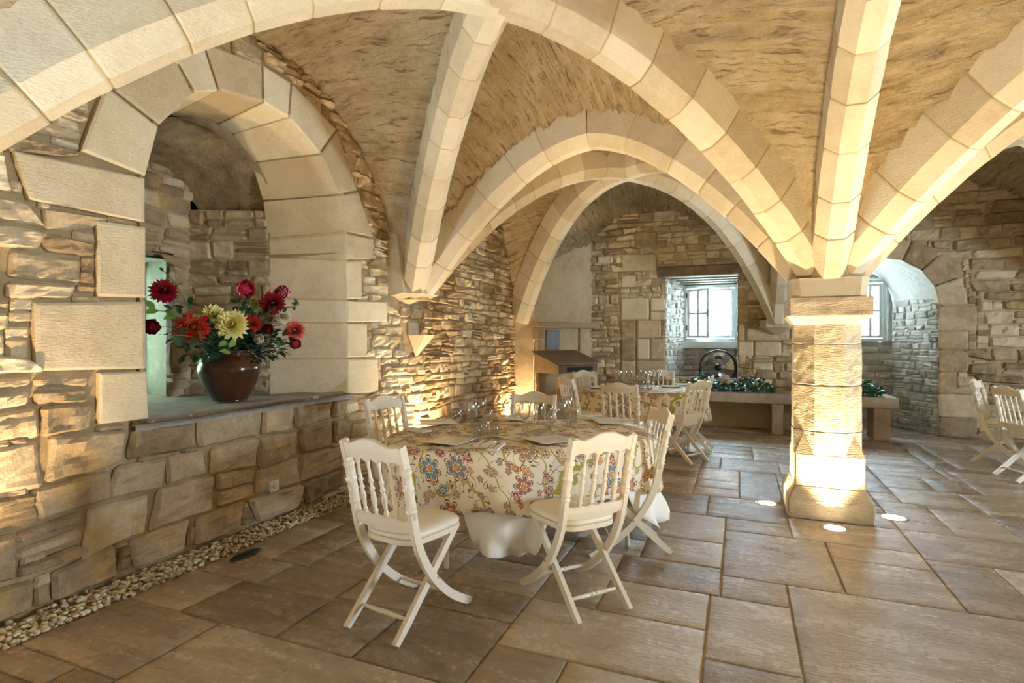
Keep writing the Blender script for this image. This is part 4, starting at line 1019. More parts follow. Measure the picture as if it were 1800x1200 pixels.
SP = [(0, .008), (.06, .008), (.08, .013), (.11, .013), (.13, .008), (.2, .011), (.34, .0145), (.42, .011), (.46, .0085), (.48, .014), (.51, .014), (.53, .0085), (.60, .0085), (.62, .013), (.65, .013), (.67, .009), (.9, .007), (.93, .010), (1, .010)]
def make_chair(label, group):
    t = empty('folding_chair', (0, 0, 0), 0, label, 'chair', group)
    pts = smooth_pts(BACK, 5)
    for s in (-1, 1):
        m_ = MB(); m_.sweep([(s * .188, p[0], p[1]) for p in pts], [(-.013, -.021), (.013, -.021), (.013, .021), (-.013, .021)])
        q = [(s * .188, back_y(z), z) for z in (.57, .82)]
        m_.rod(q[0], q[1], [(0, .017), (.1, .0175), (.13, .028), (.17, .028), (.19, .019), (.23, .027), (.26, .027), (.28, .018), (.46, .025), (.54, .018), (.58, .029), (.62, .029), (.65, .019), (.69, .027), (.72, .018), (.86, .022), (.89, .029), (.93, .029), (1, .018)], 12)
        clampz(m_).obj('curved_leg', M_WHITE, t)
        m_ = MB(); m_.sweep([(s * .160, .175 - .455 * i / 6, .435 * (1 - i / 6) + .004) for i in range(7)], [(-.012, -.02), (.012, -.02), (.012, .02), (-.012, .02)])
        clampz(m_)
        lg = m_.obj('straight_leg', M_WHITE, t)
        MB().rod((s * .150, -.022, .238), (s * .204, -.022, .238), [(0, .006), (1, .006)], 10).obj('pivot_bolt', M_STEEL, lg)
    # crest rail
    def board(xs, zt, zb, th, curve):
        m_ = MB(); V = []; F = []; n = len(xs)
        for x, a, b in zip(xs, zt, zb):
            c = -curve * (1 - (x / .2) ** 2)
            for z, o_ in ((b, -1), (b, 1), ((a + b) / 2, 1.25), (a - .006, 1), (a, .5), (a, -.5), (a - .006, -1), ((a + b) / 2, -1.25)):
                V.append((x, back_y(z) + c + o_ * th / 2, z))
        for i in range(n - 1):
            for k in range(8): F.append((i * 8 + k, i * 8 + (k + 1) % 8, i * 8 + 8 + (k + 1) % 8, i * 8 + 8 + k))
        F.append(tuple(range(8))[::-1]); F.append(tuple((n - 1) * 8 + k for k in range(8)))
        m_.add(V, F, False); return m_
    xs = [-.2 + .4 * i / 50 for i in range(51)]
    def top(x):
        a = abs(x); z = .930 + .018 * math.exp(-(a / .07) ** 4) - .016 * math.exp(-((a - .135) / .035) ** 2)
        if a > .185: z -= .03 * ((a - .185) / .015) ** 2
        return z
    def scal(x, amp): return amp * abs(math.cos(PI * (x + .1745) / .0698 + PI / 2)) ** .6
    board(xs, [top(x) for x in xs], [.825 + scal(x, .022) for x in xs], .024, .018).obj('crest_rail', M_WHITE, t)
    xs2 = [-.178 + .356 * i / 44 for i in range(45)]
    board(xs2, [.560 - scal(x, .014) + .012 for x in xs2], [.505 - .022 * (1 - (x / .178) ** 2) for x in xs2], .024, .012).obj('lower_rail', M_WHITE, t)
    for i in range(4):
        x = -.1047 + .0698 * i; c = -.014
        MB().rod((x, back_y(.555) + c, .555), (x, back_y(.835) + c, .835), SP, 10).obj('spindle', M_WHITE, t)
    # seat
    def outline(g=0):
        out = []; W0, W1 = .172 - g, .205 - g
        for i in range(48):
            a = 2 * PI * i / 48; c, s_ = math.cos(a), math.sin(a); r = (abs(c) ** 4.2 + abs(s_) ** 4.2) ** (-1 / 4.2); y = .02 + (.205 - g) * s_ * r; u = (y + .185) / .41
            out.append(((W0 + (W1 - W0) * u) * c * r, y))
        return out
    def lay(rs):
        V = []; F = []
        for g, z in rs: V += [(x, y, z) for x, y in outline(g)]
        for j in range(len(rs) - 1):
            for k in range(48): F.append((j * 48 + k, j * 48 + (k + 1) % 48, (j + 1) * 48 + (k + 1) % 48, (j + 1) * 48 + k))
        F.append(tuple(range(48))[::-1]); F.append(tuple((len(rs) - 1) * 48 + k for k in range(48))); return V, F
    MB().add(*lay([(.004, .422), (0, .426), (0, .446), (.003, .45)])).obj('seat_frame', M_WHITE, t)
    V, F = lay([(.008, .4505), (.001, .458), (0, .468), (.004, .478), (.014, .486), (.035, .492), (.08, .496), (.13, .498), (.17, .4985)])
    MB().add(V, F, True).obj('seat_cushion', M_CUSH, t)
    TR = [(0, .008), (.1, .009), (.38, .012), (.42, .009), (.44, .014), (.47, .014), (.49, .010), (.51, .010), (.53, .014), (.56, .014), (.58, .009), (.62, .012), (.9, .009), (1, .008)]
    for p, q in (((-.15, -.19, .088), (.15, -.19, .088)), ((-.178, .12, .10), (.178, .12, .10)), ((-.15, .12, .378), (.15, .12, .378))):
        MB().rod(p, q, TR, 10).obj('stretcher', M_WHITE, t)
    return t
G1 = 'white folding chairs round the near table'; G2 = 'white folding chairs round the far table'; G3 = 'white folding chairs at the right-hand table'
ch = [((-1.575, 2.44), (.155, .988), 'white folding chair with turned spindles, nearest, at the left front of the near table', G1),
      ((-.845, 2.955), (-.76, .65), 'white folding chair seen from behind at the right front of the near table', G1),
      ((-.74, 3.79), (-.90, -.43), 'white folding chair half behind the hanging white cloth on the window side of near table', G1),
      ((-2.46, 3.76), (.97, -.24), 'white folding chair beside the rubble wall at the left end of near table', G1),
      ((-1.66, 4.34), (.1, -1), 'white folding chair facing the viewer behind the glasses of near table', G1),
      ((-1.19, 6.19), (.02, 1), 'white folding chair seen from behind in front of the far table', G2),
      ((-.66, 6.76), (-.87, .49), 'white folding chair at the column side of the far table, nearest there', G2),
      ((-.60, 7.45), (-1, .02), 'white folding chair mostly hidden at the bench side of the far table', G2),
      ((-1.80, 6.78), (.72, .69), 'white folding chair seen edge-on between the desk and far table', G2),
      ((-1.95, 7.92), (.80, -.60), 'small-looking white folding chair before the desk, facing the viewer', G2),
      ((-1.12, 8.38), (-.05, -1), 'white folding chair behind the glasses of the far table', G2),
      ((2.76, 7.13), (.97, .24), 'white folding chair at the table beyond the column, nearest of the pair', G3),
      ((2.80, 7.93), (.88, -.47), 'white folding chair at the table beyond the column, farther of the pair', G3)]
proto = make_chair(ch[0][2], ch[0][3])
for i, (p, f, lb, g) in enumerate(ch):
    o = proto if i == 0 else copy_tree(proto)
    o.location = (p[0], p[1], 0); o.rotation_euler = (0, 0, math.atan2(-f[0], f[1])); o['label'] = lb; o['group'] = g

# ================================================================== TABLES AND CLOTHS
def cloth(name, c, a, b, rot, hang, z, mat, amp, seed, nth=180, flare=.05, pw=2.35, folds=13, start=0):
    """cloth over an oval top: hang(phi world) = drop length"""
    V = []; F = []; UV = []
    nr, nd = 10, 12
    def rad(th): return (abs(math.cos(th) / a) ** pw + abs(math.sin(th) / b) ** pw) ** (-1 / pw)
    rings = []
    for j in range(nr + nd + 1):
        for i in range(nth):
            th = 2 * PI * i / nth; phi = th + rot; R = rad(th); dx, dy = math.cos(phi), math.sin(phi)
            if j <= nr:
                r = R * j / nr; x, y, zz = dx * r, dy * r, z + .0012 * mnoise.noise(Vector((dx * r * 6, dy * r * 6, seed))); d = r
                if j == nr: zz -= .004
            else:
                k = (j - nr) / nd; Ld = hang(phi); d = R + Ld * k; s_ = Ld * k
                fo = math.sin(folds * phi + 2.5 * mnoise.noise(Vector((math.cos(phi) * 2, math.sin(phi) * 2, seed)))) * .6 + .8 * mnoise.noise(Vector((math.cos(phi) * 5, math.sin(phi) * 5, seed + 3)))
                q_ = max(0, s_ - start); out = (.010 if not start else .004) + flare * q_ + amp * fo * min(1, q_ / .3) ** 1.2 * (q_ + .05)
                r = R + max(.004, out); x, y, zz = dx * r, dy * r, z - .006 - s_ * .985
            V.append((c[0] + x, c[1] + y, zz)); UV.append((dx * d, dy * d))
    for j in range(nr + nd):
        for i in range(nth):
            i2 = (i + 1) % nth
            if j == 0: F.append((i, nth + i, nth + i2)) if False else F.append((j * nth + i, (j + 1) * nth + i, (j + 1) * nth + i2, j * nth + i2))
            else: F.append((j * nth + i, (j + 1) * nth + i, (j + 1) * nth + i2, j * nth + i2))
    me = mesh(name, V, F, mat, True); ul = me.uv_layers.new(name='UVMap')
    idx = np.zeros(len(me.loops), dtype=np.int32); me.loops.foreach_get('vertex_index', idx); ul.data.foreach_set('uv', np.array(UV)[idx].ravel())
    o = link(name, me); md = o.modifiers.new('thick', 'SOLIDIFY'); md.thickness = .0015; md.offset = -1; return o
def square_hang(corner, Dc, a, b, rot, base=.0, mx=.66, pw=2.35):
    def f(phi):
        th = phi - rot; R = (abs(math.cos(th) / a) ** pw + abs(math.sin(th) / b) ** pw) ** (-1 / pw); q = (phi - corner - PI / 4)
        D = Dc / math.sqrt(2) / max(abs(math.cos(q)), abs(math.sin(q))); return min(mx, max(.1, D - R))
    return f
def oval_table(c, a, b, rot, lb, group, nleg=4):
    t = empty('oval_table', (c[0], c[1], 0), rot, lb, 'table', group); m_ = MB(); V = []; n = 64
    for z in (.715, .742):
        for i in range(n):
            th = 2 * PI * i / n; R = (abs(math.cos(th) / a) ** 2.35 + abs(math.sin(th) / b) ** 2.35) ** (-1 / 2.35) - .004; V.append((R * math.cos(th), R * math.sin(th), z))
    F = [(i, (i + 1) % n, n + (i + 1) % n, n + i) for i in range(n)] + [tuple(range(n))[::-1], tuple(range(n, 2 * n))]
    m_.add(V, F).obj('tabletop', M_WOODL, t)
    for sx in (-1, 1):
        for sy in (-1, 1):
            MB().rod((sx * a * .62, sy * b * .55, .715), (sx * a * .66, sy * b * .60, 0), [(0, .018), (.9, .016), (.97, .018), (1, .016)], 12).obj('leg', M_WHITE, t)
    return t
r39 = math.radians(39)
T1 = (-1.42, 3.68); oval_table(T1, .95, .60, r39, 'oval dining table under layered cloths in the near bay', 'oval dining tables')
def over1(phi):
    p = math.degrees(phi) % 360
    return .345 + .045 * math.exp(-((p - 249) / 12) ** 2) + .05 * math.exp(-((p - 298) / 12) ** 2) + .04 * math.exp(-((p - 20) / 16) ** 2) - .05 * math.exp(-((p - 340) / 20) ** 2)
UH = [(-6, .34), (0, .50), (8, .62), (22, .63), (26, .45), (32, .33), (90, .33), (105, .55), (125, .36), (180, .34), (195, .55), (212, .34), (262, .34), (266, .54), (278, .58), (288, .64), (296, .60), (303, .45), (312, .34), (354, .34)]
def under1(phi): return float(np.interp(math.degrees(phi) % 360 if math.degrees(phi) % 360 < 354 else math.degrees(phi) % 360 - 360, [a for a, b in UH], [b for a, b in UH]))
o = cloth('white_undercloth', T1, .95, .60, r39, under1, .745, M_LINEN, .55, 5, flare=.10, folds=16, nth=280, start=.30)
setp(o, 'long white linen undercloth with low hanging corners on the near table', 'tablecloth', 'white undercloths')
o = cloth('floral_tablecloth', T1, .957, .607, r39, over1, .7485, M_FLORAL, .07, 2, flare=.13, folds=9)
setp(o, 'floral printed tablecloth with red and teal blossoms on the near table', 'tablecloth', 'floral tablecloths')
r17 = math.radians(17); T2 = (-1.22, 7.52)
oval_table(T2, .82, .60, r17, 'oval dining table under layered cloths in the far bay before the bench', 'oval dining tables')
o = cloth('white_undercloth', T2, .82, .60, r17, square_hang(math.radians(-60), 1.17, .82, .60, r17), .745, M_LINEN, .3, 15, flare=.10, folds=9, nth=110, start=.28)
setp(o, 'white linen undercloth showing below the print on the far table', 'tablecloth', 'white undercloths')
o = cloth('floral_tablecloth', T2, .827, .607, r17, lambda p: .33 + .05 * math.cos(4 * p), .7485, M_FLORAL, .07, 12, flare=.13, folds=9, nth=110)
setp(o, 'floral printed tablecloth on the far table in front of the window', 'tablecloth', 'floral tablecloths')
T3 = (3.62, 7.75); r0 = math.radians(80)
oval_table(T3, .85, .62, r0, 'oval dining table cut by the frame beyond the column', 'oval dining tables')
o = cloth('white_undercloth', T3, .85, .62, r0, square_hang(math.radians(200), 1.17, .85, .62, r0), .745, M_LINEN, .3, 25, flare=.10, folds=9, nth=100, start=.28)
setp(o, 'white linen undercloth on the table beyond the column', 'tablecloth', 'white undercloths')
o = cloth('floral_tablecloth', T3, .857, .627, r0, lambda p: .33 + .05 * math.cos(4 * p), .7485, M_FLORAL, .07, 22, flare=.13, folds=9, nth=100)
setp(o, 'floral printed tablecloth on the table beyond the column', 'tablecloth', 'floral tablecloths')

# ---- tableware
ZT = .7515
def tpos(x, y, z=ZT): r = ray(x, y); t = (z - 1.42) / r[2]; return r[0] * t, r[1] * t
def make_wine(h, rb, name='wine_glass'):
    st = h * .42; r = empty(name, (0, 0, 0), 0, 'glass', 'glass')
    th = .0013
    MB().lathe([(.0, .0), (rb * .92, .0), (rb * .92, .0018), (.012, .005), (.0045, .012), (.0038, st * .6), (.0048, st), (.0, st + .004)], 20).obj('stem_and_foot', M_GLASS, r)
    B = [(.006, st + .002), (rb * .55, st + h * .05), (rb * .92, st + h * .16), (rb, st + h * .26), (rb * .95, st + h * .42), (rb * .80, h)]
    I = [(max(.001, q - th), z + (th if k < 2 else 0)) for k, (q, z) in enumerate(B)][::-1]
    MB().lathe([(.0, st)] + B + I + [(.0, st + .006)], 24).obj('bowl', M_GLASS, r); return r
def make_tumbler(h, rb):
    th = .0025; B = [(.0, .0), (rb * .8, .0), (rb * .86, .006), (rb * .98, h * .5), (rb, h), (rb - th, h), (rb * .84 - th, .012), (0, .012)]
    o = MB().lathe(B, 24).obj('tumbler', M_GLASS); return o
tall = make_wine(.225, .040); small = make_wine(.165, .034); tum = make_tumbler(.105, .034)
used = {}
ORD = ['leftmost', 'second from left', 'third from left', 'fourth from left', 'fifth from left', 'sixth from left', 'seventh from left', 'eighth from left', 'ninth from left', 'tenth from left', 'eleventh from left', 'twelfth from left', 'thirteenth from left', 'fourteenth from left']
KIND = {'t': ('tall stemmed wine glass', tall), 's': ('short stemmed wine glass', small), 'u': ('plain water tumbler', tum)}
def place_glasses(lst, where, group):
    cnt = {}
    for x, y, k in sorted(lst):
        n = cnt.get(k, 0); cnt[k] = n + 1; nm, pr = KIND[k]
        if k not in used: o = pr; used[k] = 1
        else: o = copy_tree(pr)
        X, Yy = tpos(x, y); o.location = (X, Yy, ZT); o['label'] = '%s, %s of its kind on the %s table' % (nm, ORD[n], where); o['category'] = 'glass'; o['group'] = group
place_glasses([(803, 757, 's'), (828, 758, 't'), (845, 750, 't'), (858, 758, 's'), (850, 764, 'u'), (870, 768, 'u'), (905, 748, 's'), (922, 762, 't'), (947, 762, 't'), (964, 750, 's'), (971, 761, 's'), (988, 756, 't'), (997, 748, 't'), (1008, 745, 'u'), (838, 772, 'u')], 'near', 'glasses on the near table')
place_glasses([(1088, 681, 't'), (1097, 680, 't'), (1106, 681, 't'), (1117, 682, 's'), (1123, 679, 't'), (1131, 682, 't'), (1138, 680, 't'), (1146, 682, 's'), (1152, 679, 't'), (1159, 681, 't'), (1127, 685, 'u'), (1142, 686, 'u'), (1112, 685, 'u')], 'far', 'glasses on the far table')

def rsq(w_, d_, r, n=5):
    out = []
    for cx_, cy_, a0 in ((w_ / 2 - r, d_ / 2 - r, 0), (-w_ / 2 + r, d_ / 2 - r, 90), (-w_ / 2 + r, -d_ / 2 + r, 180), (w_ / 2 - r, -d_ / 2 + r, 270)):
        for i in range(n): a = math.radians(a0 + 90 * i / (n - 1)); out.append((cx_ + r * math.cos(a), cy_ + r * math.sin(a)))
    return out
def stackq(levels):
    V = []; F = []; n = len(levels[0][0])
    for P, z in levels: V += [(x, y, z) for x, y in P]
    for j in range(len(levels) - 1):
        for k in range(n): F.append((j * n + k, j * n + (k + 1) % n, (j + 1) * n + (k + 1) % n, (j + 1) * n + k))
    F.append(tuple(range(n))[::-1]); F.append(tuple((len(levels) - 1) * n + k for k in range(n))); return V, F
def plate(x, y, ang, lb, group, S=.27):
    X, Yy = tpos(x, y); f = lambda s: rsq(S * s, S * s, .02 * s)
    o = MB().add(*stackq([(f(.62), 0), (f(.66), .002), (f(.98), .013), (f(1), .015), (f(.985), .0165), (f(.72), .0085), (f(.68), .008)]), True).obj('square_plate', M_PLATE, None, (X, Yy, ZT), ang); setp(o, lb, 'plate', group)
def napkin(x, y, ang, lb, group, wx=.10, wy=.22):
    X, Yy = tpos(x, y); t = empty('folded_napkin', (X, Yy, ZT), ang, lb, 'napkin', group)
    f = lambda s, dx=0: [(p[0] + dx, p[1]) for p in rsq(wx * s, wy * s, .004)]
    MB().add(*stackq([(f(1), 0), (f(1.005), .003), (f(.995), .006)])).obj('lower_fold', M_LINEN, t); MB().add(*stackq([(f(.97, .004), .0065), (f(.975, .004), .009), (f(.96, .004), .011)])).obj('upper_fold', M_LINEN, t)
    k = setp(MB().add(*cutlery()).obj('table_fork', M_STEEL, None, (X, Yy, ZT + .0115), ang), lb.replace('white folded napkin', 'steel fork lying on the folded napkin'), 'fork', 'forks on the napkins')
def cutlery():
    V, F = stackq([([(-.004, -.09), (.004, -.09), (.0035, .03), (-.0035, .03)], 0), ([(-.0035, -.088), (.0035, -.088), (.003, .03), (-.003, .03)], .002)])
    m_ = MB().add(V, F); m_.box((-.011, .03, 0), (.011, .055, .002), .0008)
    for k in range(4): m_.box((-.0105 + k * .0058, .055, 0), (-.0075 + k * .0058, .095, .002))
    return m_.V, m_.F
PG = 'square plates on the near table'
plate(790, 777, r39 - .75, 'pale square plate at the near chair place, front of near table', PG); plate(965, 775, r39 + .25, 'pale square plate before the chair seen from behind, near table', PG)
plate(770, 744, r39, 'pale square plate at the wall end of the near table', PG); plate(1075, 742, r39 - .2, 'pale square plate on the window side of the near table', PG, .28)
plate(905, 737, .1, 'pale square plate behind the glasses of the near table', PG, .25)
NG = 'napkins on the near table'
napkin(850, 782, r39 - .55, 'white folded napkin beside the front plate of near table', NG); napkin(872, 786, r39 - .5, 'white folded napkin nearest the table edge, right of its pair', NG, .07)
napkin(733, 757, r39 + .6, 'white folded napkin at the wall end of the near table', NG); napkin(1035, 736, r39 + .5, 'white folded napkin at the window end of the near table', NG, .09, .2)
napkin(882, 733, .6, 'white folded napkin at the back edge of the near table', NG, .08, .16)
PG2 = 'plates on the far table'
plate(1060, 682, .3, 'pale square plate at the left end of the far table', PG2); plate(1100, 685, .2, 'pale square plate before the back-turned chair of far table', PG2); plate(1180, 680, .4, 'pale square plate at the window side of the far table', PG2); plate(1205, 677, .2, 'pale square plate at the right end of far table', PG2)

# ================================================================== POT AND FLOWERS
potc = Vector((-3.66, 3.13, .942))
pot = empty('glazed_pot', potc, .3, 'brown glazed earthenware pot holding the bouquet on the niche ledge', 'pot')
PP = [(0, 0), (.115, 0), (.125, .012), (.155, .06), (.20, .15), (.222, .22), (.225, .26), (.205, .31), (.170, .345), (.158, .362), (.172, .378), (.176, .388), (.160, .388), (.150, .365), (.19, .30), (.2, .22), (0, .05)]
PP2 = smooth_pts(PP[:12], 3)
MB().lathe([(max(0, p[0]), p[1]) for p in PP2] + PP[12:], 48).obj('pot_body', M_CERAM, pot)
for s in (-1, 1):
    pts = [(s * (.215 + .02 * math.sin(PI * i / 8)), -.06 + .12 * i / 8, .30 + .03 * math.sin(PI * i / 8)) for i in range(9)]
    MB().sweep(pts, [(.010 * math.cos(a * PI / 4), .010 * math.sin(a * PI / 4)) for a in range(8)], (0, 0, 1)).obj('handle', M_CERAM, pot)
mouth = potc + Vector((0, 0, .36))
def petal_mat(name, c1, c2, ce=None):
    m, nt, b = newmat(name); tn = N(nt, 'ShaderNodeAttribute', attribute_name='tone').outputs['Fac']
    L(nt, ramp(nt, tn, [(0, c1), (.75, c2), (1, c2)]), b.inputs['Base Color']); b.inputs['Roughness'].default_value = .55; b.inputs['Subsurface Weight'].default_value = .0; return m
PM = {'red': petal_mat('red_petal', (.60, .16, .02), (.42, .012, .015)), 'dark': petal_mat('dark_red_petal', (.22, .004, .012), (.30, .006, .02)), 'pink': petal_mat('pink_petal', (.50, .03, .09), (.80, .12, .22)),
      'yellow': petal_mat('yellow_petal', (.72, .62, .12), (.88, .82, .38)), 'cream': petal_mat('cream_petal', (.70, .60, .36), (.86, .78, .60)), 'coral': petal_mat('coral_petal', (.6, .05, .05), (.78, .16, .14)), 'rose': petal_mat('rose_petal', (.62, .10, .16), (.82, .30, .36))}
def bloom(x, y, R, kind, mk, depthX, nm, lb):
    r = ray(x, y); t = depthX / r[0]; c = Vector(r * t) + Vector((0, 0, 1.42)); R = R * t / 970
    root = empty(nm, c, 0, lb, 'flower', 'blooms of the niche bouquet')
    toward = (Vector((0, 0, 1.5)) - c).normalized() + Vector((rnd.uniform(-.3, .3), rnd.uniform(-.3, .3), rnd.uniform(-.1, .45))); M = toward.normalized().to_track_quat('Z', 'Y').to_matrix()
    V = []; F = []; T = []
    rows = 6 if kind == 'dahlia' else 7
    for q in range(rows):
        f = q / (rows - 1); npet = int(22 - 12 * f) if kind == 'dahlia' else int(11 - 5 * f); el = math.radians(-12 + 88 * f) if kind == 'dahlia' else math.radians(5 + 80 * f)
        Lp = R * (1.05 - .45 * f) if kind == 'dahlia' else R * (.95 - .35 * f); wd = R * (.16 if kind == 'dahlia' else .42) * (1 - .3 * f)
        for k in range(npet):
            a = 2 * PI * (k + .5 * (q % 2)) / npet + rnd.uniform(-.1, .1); e = el + rnd.uniform(-.1, .1); n = len(V); Lk = Lp * rnd.uniform(.88, 1.08); base = .12 * R
            for i in range(5):
                s_ = i / 4
                if kind == 'dahlia': wv = wd * (math.sin(PI * min(1, .12 + .78 * s_)) ** .8) * (1 if i < 4 else .12); ee = e + .25 * s_
                else: wv = wd * (.35 + .65 * math.sin(PI * .62 * s_ + .25)); ee = e + .9 * s_ * (1 - .3 * f)
                rr = base + Lk * s_ * math.cos(ee); zz = Lk * s_ * math.sin(ee) + .08 * R * f
                for sgn in (-1, 1):
                    p = Vector((rr * math.cos(a) - sgn * wv * math.sin(a), rr * math.sin(a) + sgn * wv * math.cos(a), zz + (.08 * R if kind != 'dahlia' and i == 4 else 0) * rnd.uniform(-1, 1))); V.append(M @ p); T.append((.15 + .85 * s_) * (1 - .55 * f) if mk == 'red' else s_ * (1 - .3 * f))
            for i in range(4): F.append((n + 2 * i, n + 2 * i + 1, n + 2 * i + 3, n + 2 * i + 2))
    me = mesh('petals', V, F, PM[mk], True); tone_attr(me, T); link('petals', me, root)
    m2 = mouth + Vector((rnd.uniform(-.07, .07), rnd.uniform(-.07, .07), 0)) - c; mid = (m2 * .5) + Vector((0, 0, .10)) + (-M.col[2] * .03)
    P = [Vector((0, 0, 0)) * 1, mid * .5, mid, (mid + m2) / 2 + Vector((0, 0, .01)), m2]
    MB().sweep([(0, 0, 0)] + [tuple(v) for v in P[1:]], [(.0028 * math.cos(a * PI / 3), .0028 * math.sin(a * PI / 3)) for a in range(6)], (.1, .3, .9)).obj('stem', M_STEM, root)
    return c
BL = [(288, 512, 21, 'dahlia', 'dark', -3.72, 'dahlia', 'dark red dahlia at the upper left of the bouquet'), (268, 574, 19, 'peony', 'dark', -3.62, 'peony', 'dark red peony at the far left beside the jamb'),
      (340, 574, 25, 'dahlia', 'red', -3.50, 'dahlia', 'red dahlia with an orange heart left of the pot centre'), (376, 554, 18, 'dahlia', 'yellow', -3.72, 'dahlia', 'pale yellow dahlia partly behind the brighter yellow one'),
      (408, 571, 25, 'dahlia', 'yellow', -3.46, 'dahlia', 'bright yellow dahlia in the centre of the bouquet'), (428, 509, 22, 'peony', 'pink', -3.66, 'peony', 'hot pink peony at the top of the bouquet'),
      (500, 515, 18, 'peony', 'rose', -3.62, 'peony', 'light pink peony at the upper right of the bouquet'), (479, 533, 20, 'dahlia', 'dark', -3.58, 'dahlia', 'dark red dahlia below the light pink peony'),
      (443, 569, 15, 'dahlia', 'red', -3.56, 'dahlia', 'small red dahlia just right of the bright yellow one'), (470, 581, 13, 'peony', 'dark', -3.55, 'peony', 'small dark red peony low in the right half of bouquet'),
      (457, 597, 12, 'peony', 'cream', -3.50, 'carnation', 'small cream carnation low above the pot rim'), (518, 581, 16, 'dahlia', 'coral', -3.50, 'dahlia', 'coral red dahlia at the right end of the bouquet'),
      (519, 605, 13, 'peony', 'coral', -3.46, 'carnation', 'frilly coral carnation hanging lowest at the right'), (497, 556, 13, 'dahlia', 'cream', -3.70, 'dahlia', 'cream dahlia half hidden behind the right-hand leaves'), (447, 532, 12, 'dahlia', 'yellow', -3.78, 'dahlia', 'yellow dahlia under the hot pink peony')]
cs = [bloom(*b) for b in BL]
def leaf(V, F, p, d, up, Ln, wd, fold=.25):
    d = d.normalized(); s_ = d.cross(up).normalized(); nrm = s_.cross(d).normalized(); n = len(V)
    prof = [(0, .05), (.25, .75), (.5, 1), (.75, .7), (1, .04)]
    for t_, w_ in prof:
        c = p + d * (Ln * t_) - nrm * (Ln * .18 * t_ * t_)
        V += [tuple(c - s_ * wd * w_ + nrm * fold * wd * w_), tuple(c), tuple(c + s_ * wd * w_ + nrm * fold * wd * w_)]
    for i in range(4):
        a = n + 3 * i; F.append((a, a + 1, a + 4, a + 3)); F.append((a + 1, a + 2, a + 5, a + 4))
def rv3(s=1): return Vector((rnd.uniform(-s, s), rnd.uniform(-s, s), rnd.uniform(-s, s)))
V = []; F = []
for i in range(640):
    # ellipsoid cloud over the rim, plus leaves set behind the blooms
    if i % 3: c = cs[rnd.randrange(len(cs))]; p = c.lerp(mouth, rnd.uniform(.15, .85)) + rv3(.055)
    else: p = mouth + Vector((rnd.uniform(-.17, .12), rnd.uniform(-.32, .38), rnd.uniform(-.03, .22) ))
    if (p - potc).z < .34 and (Vector((p.x, p.y)) - Vector((potc.x, potc.y))).length < .21: continue
    leaf(V, F, p, (p - mouth).normalized() + rv3(.7), Vector((0, 0, 1)) + rv3(.5), rnd.uniform(.055, .105), rnd.uniform(.016, .03))
setp(link('bouquet_foliage', mesh('bouquet_foliage', V, F, M_LEAF, True)), 'dark green leaves filling the bouquet in the brown pot', 'foliage', kind='stuff')
def sprig(pxs, Xd, lb, mat, nl=7, Ls=.07):
    pts = []
    for x, y in pxs: r = ray(x, y); t = Xd / r[0]; pts.append(Vector(r * t) + Vector((0, 0, 1.42)))
    pts = [mouth] + pts; root = empty('leafy_stem', pts[0], 0, lb, 'stem', 'leafy stems of the bouquet'); P = smooth_pts([tuple(p - pts[0]) for p in pts], 5)
    MB().sweep([tuple(p) for p in P], [(.003 * math.cos(a * PI / 3), .003 * math.sin(a * PI / 3)) for a in range(6)], (.9, .2, .3)).obj('stem', M_STEM, root)
    for i in range(nl):
        k = len(P) - 1 - int(i * len(P) * .7 / nl); p = Vector(P[k]); V = []; F = []
        leaf(V, F, p, rv3(1) + Vector((.5, 0, .2)), Vector((.8, -.3, .5)) + rv3(.3), Ls * rnd.uniform(.8, 1.2), Ls * .27); me = mesh('leaf', V, F, mat, True); link('leaf', me, root)
sprig([(345, 560), (310, 500), (282, 470)], -3.6, 'thin rose stem rising highest at the upper left of bouquet', M_LEAF, 4, .045)
sprig([(360, 570), (320, 560), (292, 548), (272, 545)], -3.5, 'stem of broad light green leaves at the left of bouquet', M_LEAFY, 7, .085)
sprig([(360, 600), (330, 590), (300, 590)], -3.45, 'low stem of dark jagged leaves left of the pot', M_LEAF, 7, .08)
sprig([(480, 600), (490, 610), (488, 630)], -3.42, 'trailing stem of small dark leaves right of the pot rim', M_LEAF, 9, .05)
sprig([(470, 550), (510, 540), (526, 535)], -3.55, 'stem of dark leaves beyond the light pink peony', M_LEAF, 7, .06)
sprig([(400, 600), (405, 620)], -3.42, 'single bright green leaf stem over the front rim', M_LEAFY, 3, .09)

# ================================================================== BENCH, IVY, FAN, DESK, SWITCH
bn = empty('stone_bench', (.6, 9.3, 0), 0, 'long low stone slab bench before the window wall', 'bench')
def roughbox(a, b, name, parent, mat, step=.08, amp=.008, tone=.5, loc=None):
    bm = bmesh.new(); bmesh.ops.create_cube(bm, size=1)
    for v in bm.verts: v.co = Vector([(a[i] + b[i]) / 2 + v.co[i] * (b[i] - a[i]) for i in range(3)])
    bmesh.ops.bevel(bm, geom=bm.edges[:], offset=.012, segments=2, profile=.5, affect='EDGES')
    for ax in range(3):
        n = int((b[ax] - a[ax]) / step)
        for k in range(1, n):
            co = Vector((0, 0, 0)); co[ax] = a[ax] + (b[ax] - a[ax]) * k / n; no = Vector((0, 0, 0)); no[ax] = 1
            bmesh.ops.bisect_plane(bm, geom=bm.verts[:] + bm.edges[:] + bm.faces[:], plane_co=co, plane_no=no)
    for v in bm.verts: v.co += Vector(mnoise.noise_vector(v.co * 9)) * amp
    me = bpy.data.meshes.new(name); bm.to_mesh(me); bm.free(); me.materials.append(mat); me.polygons.foreach_set('use_smooth', [True] * len(me.polygons)); tone_attr(me, tone); return link(name, me, parent)
M_BENCH = stone_mat('bench_stone', (.24, .17, .11), (.42, .33, .24), (.56, .47, .36), .7, 1, pits=.5)
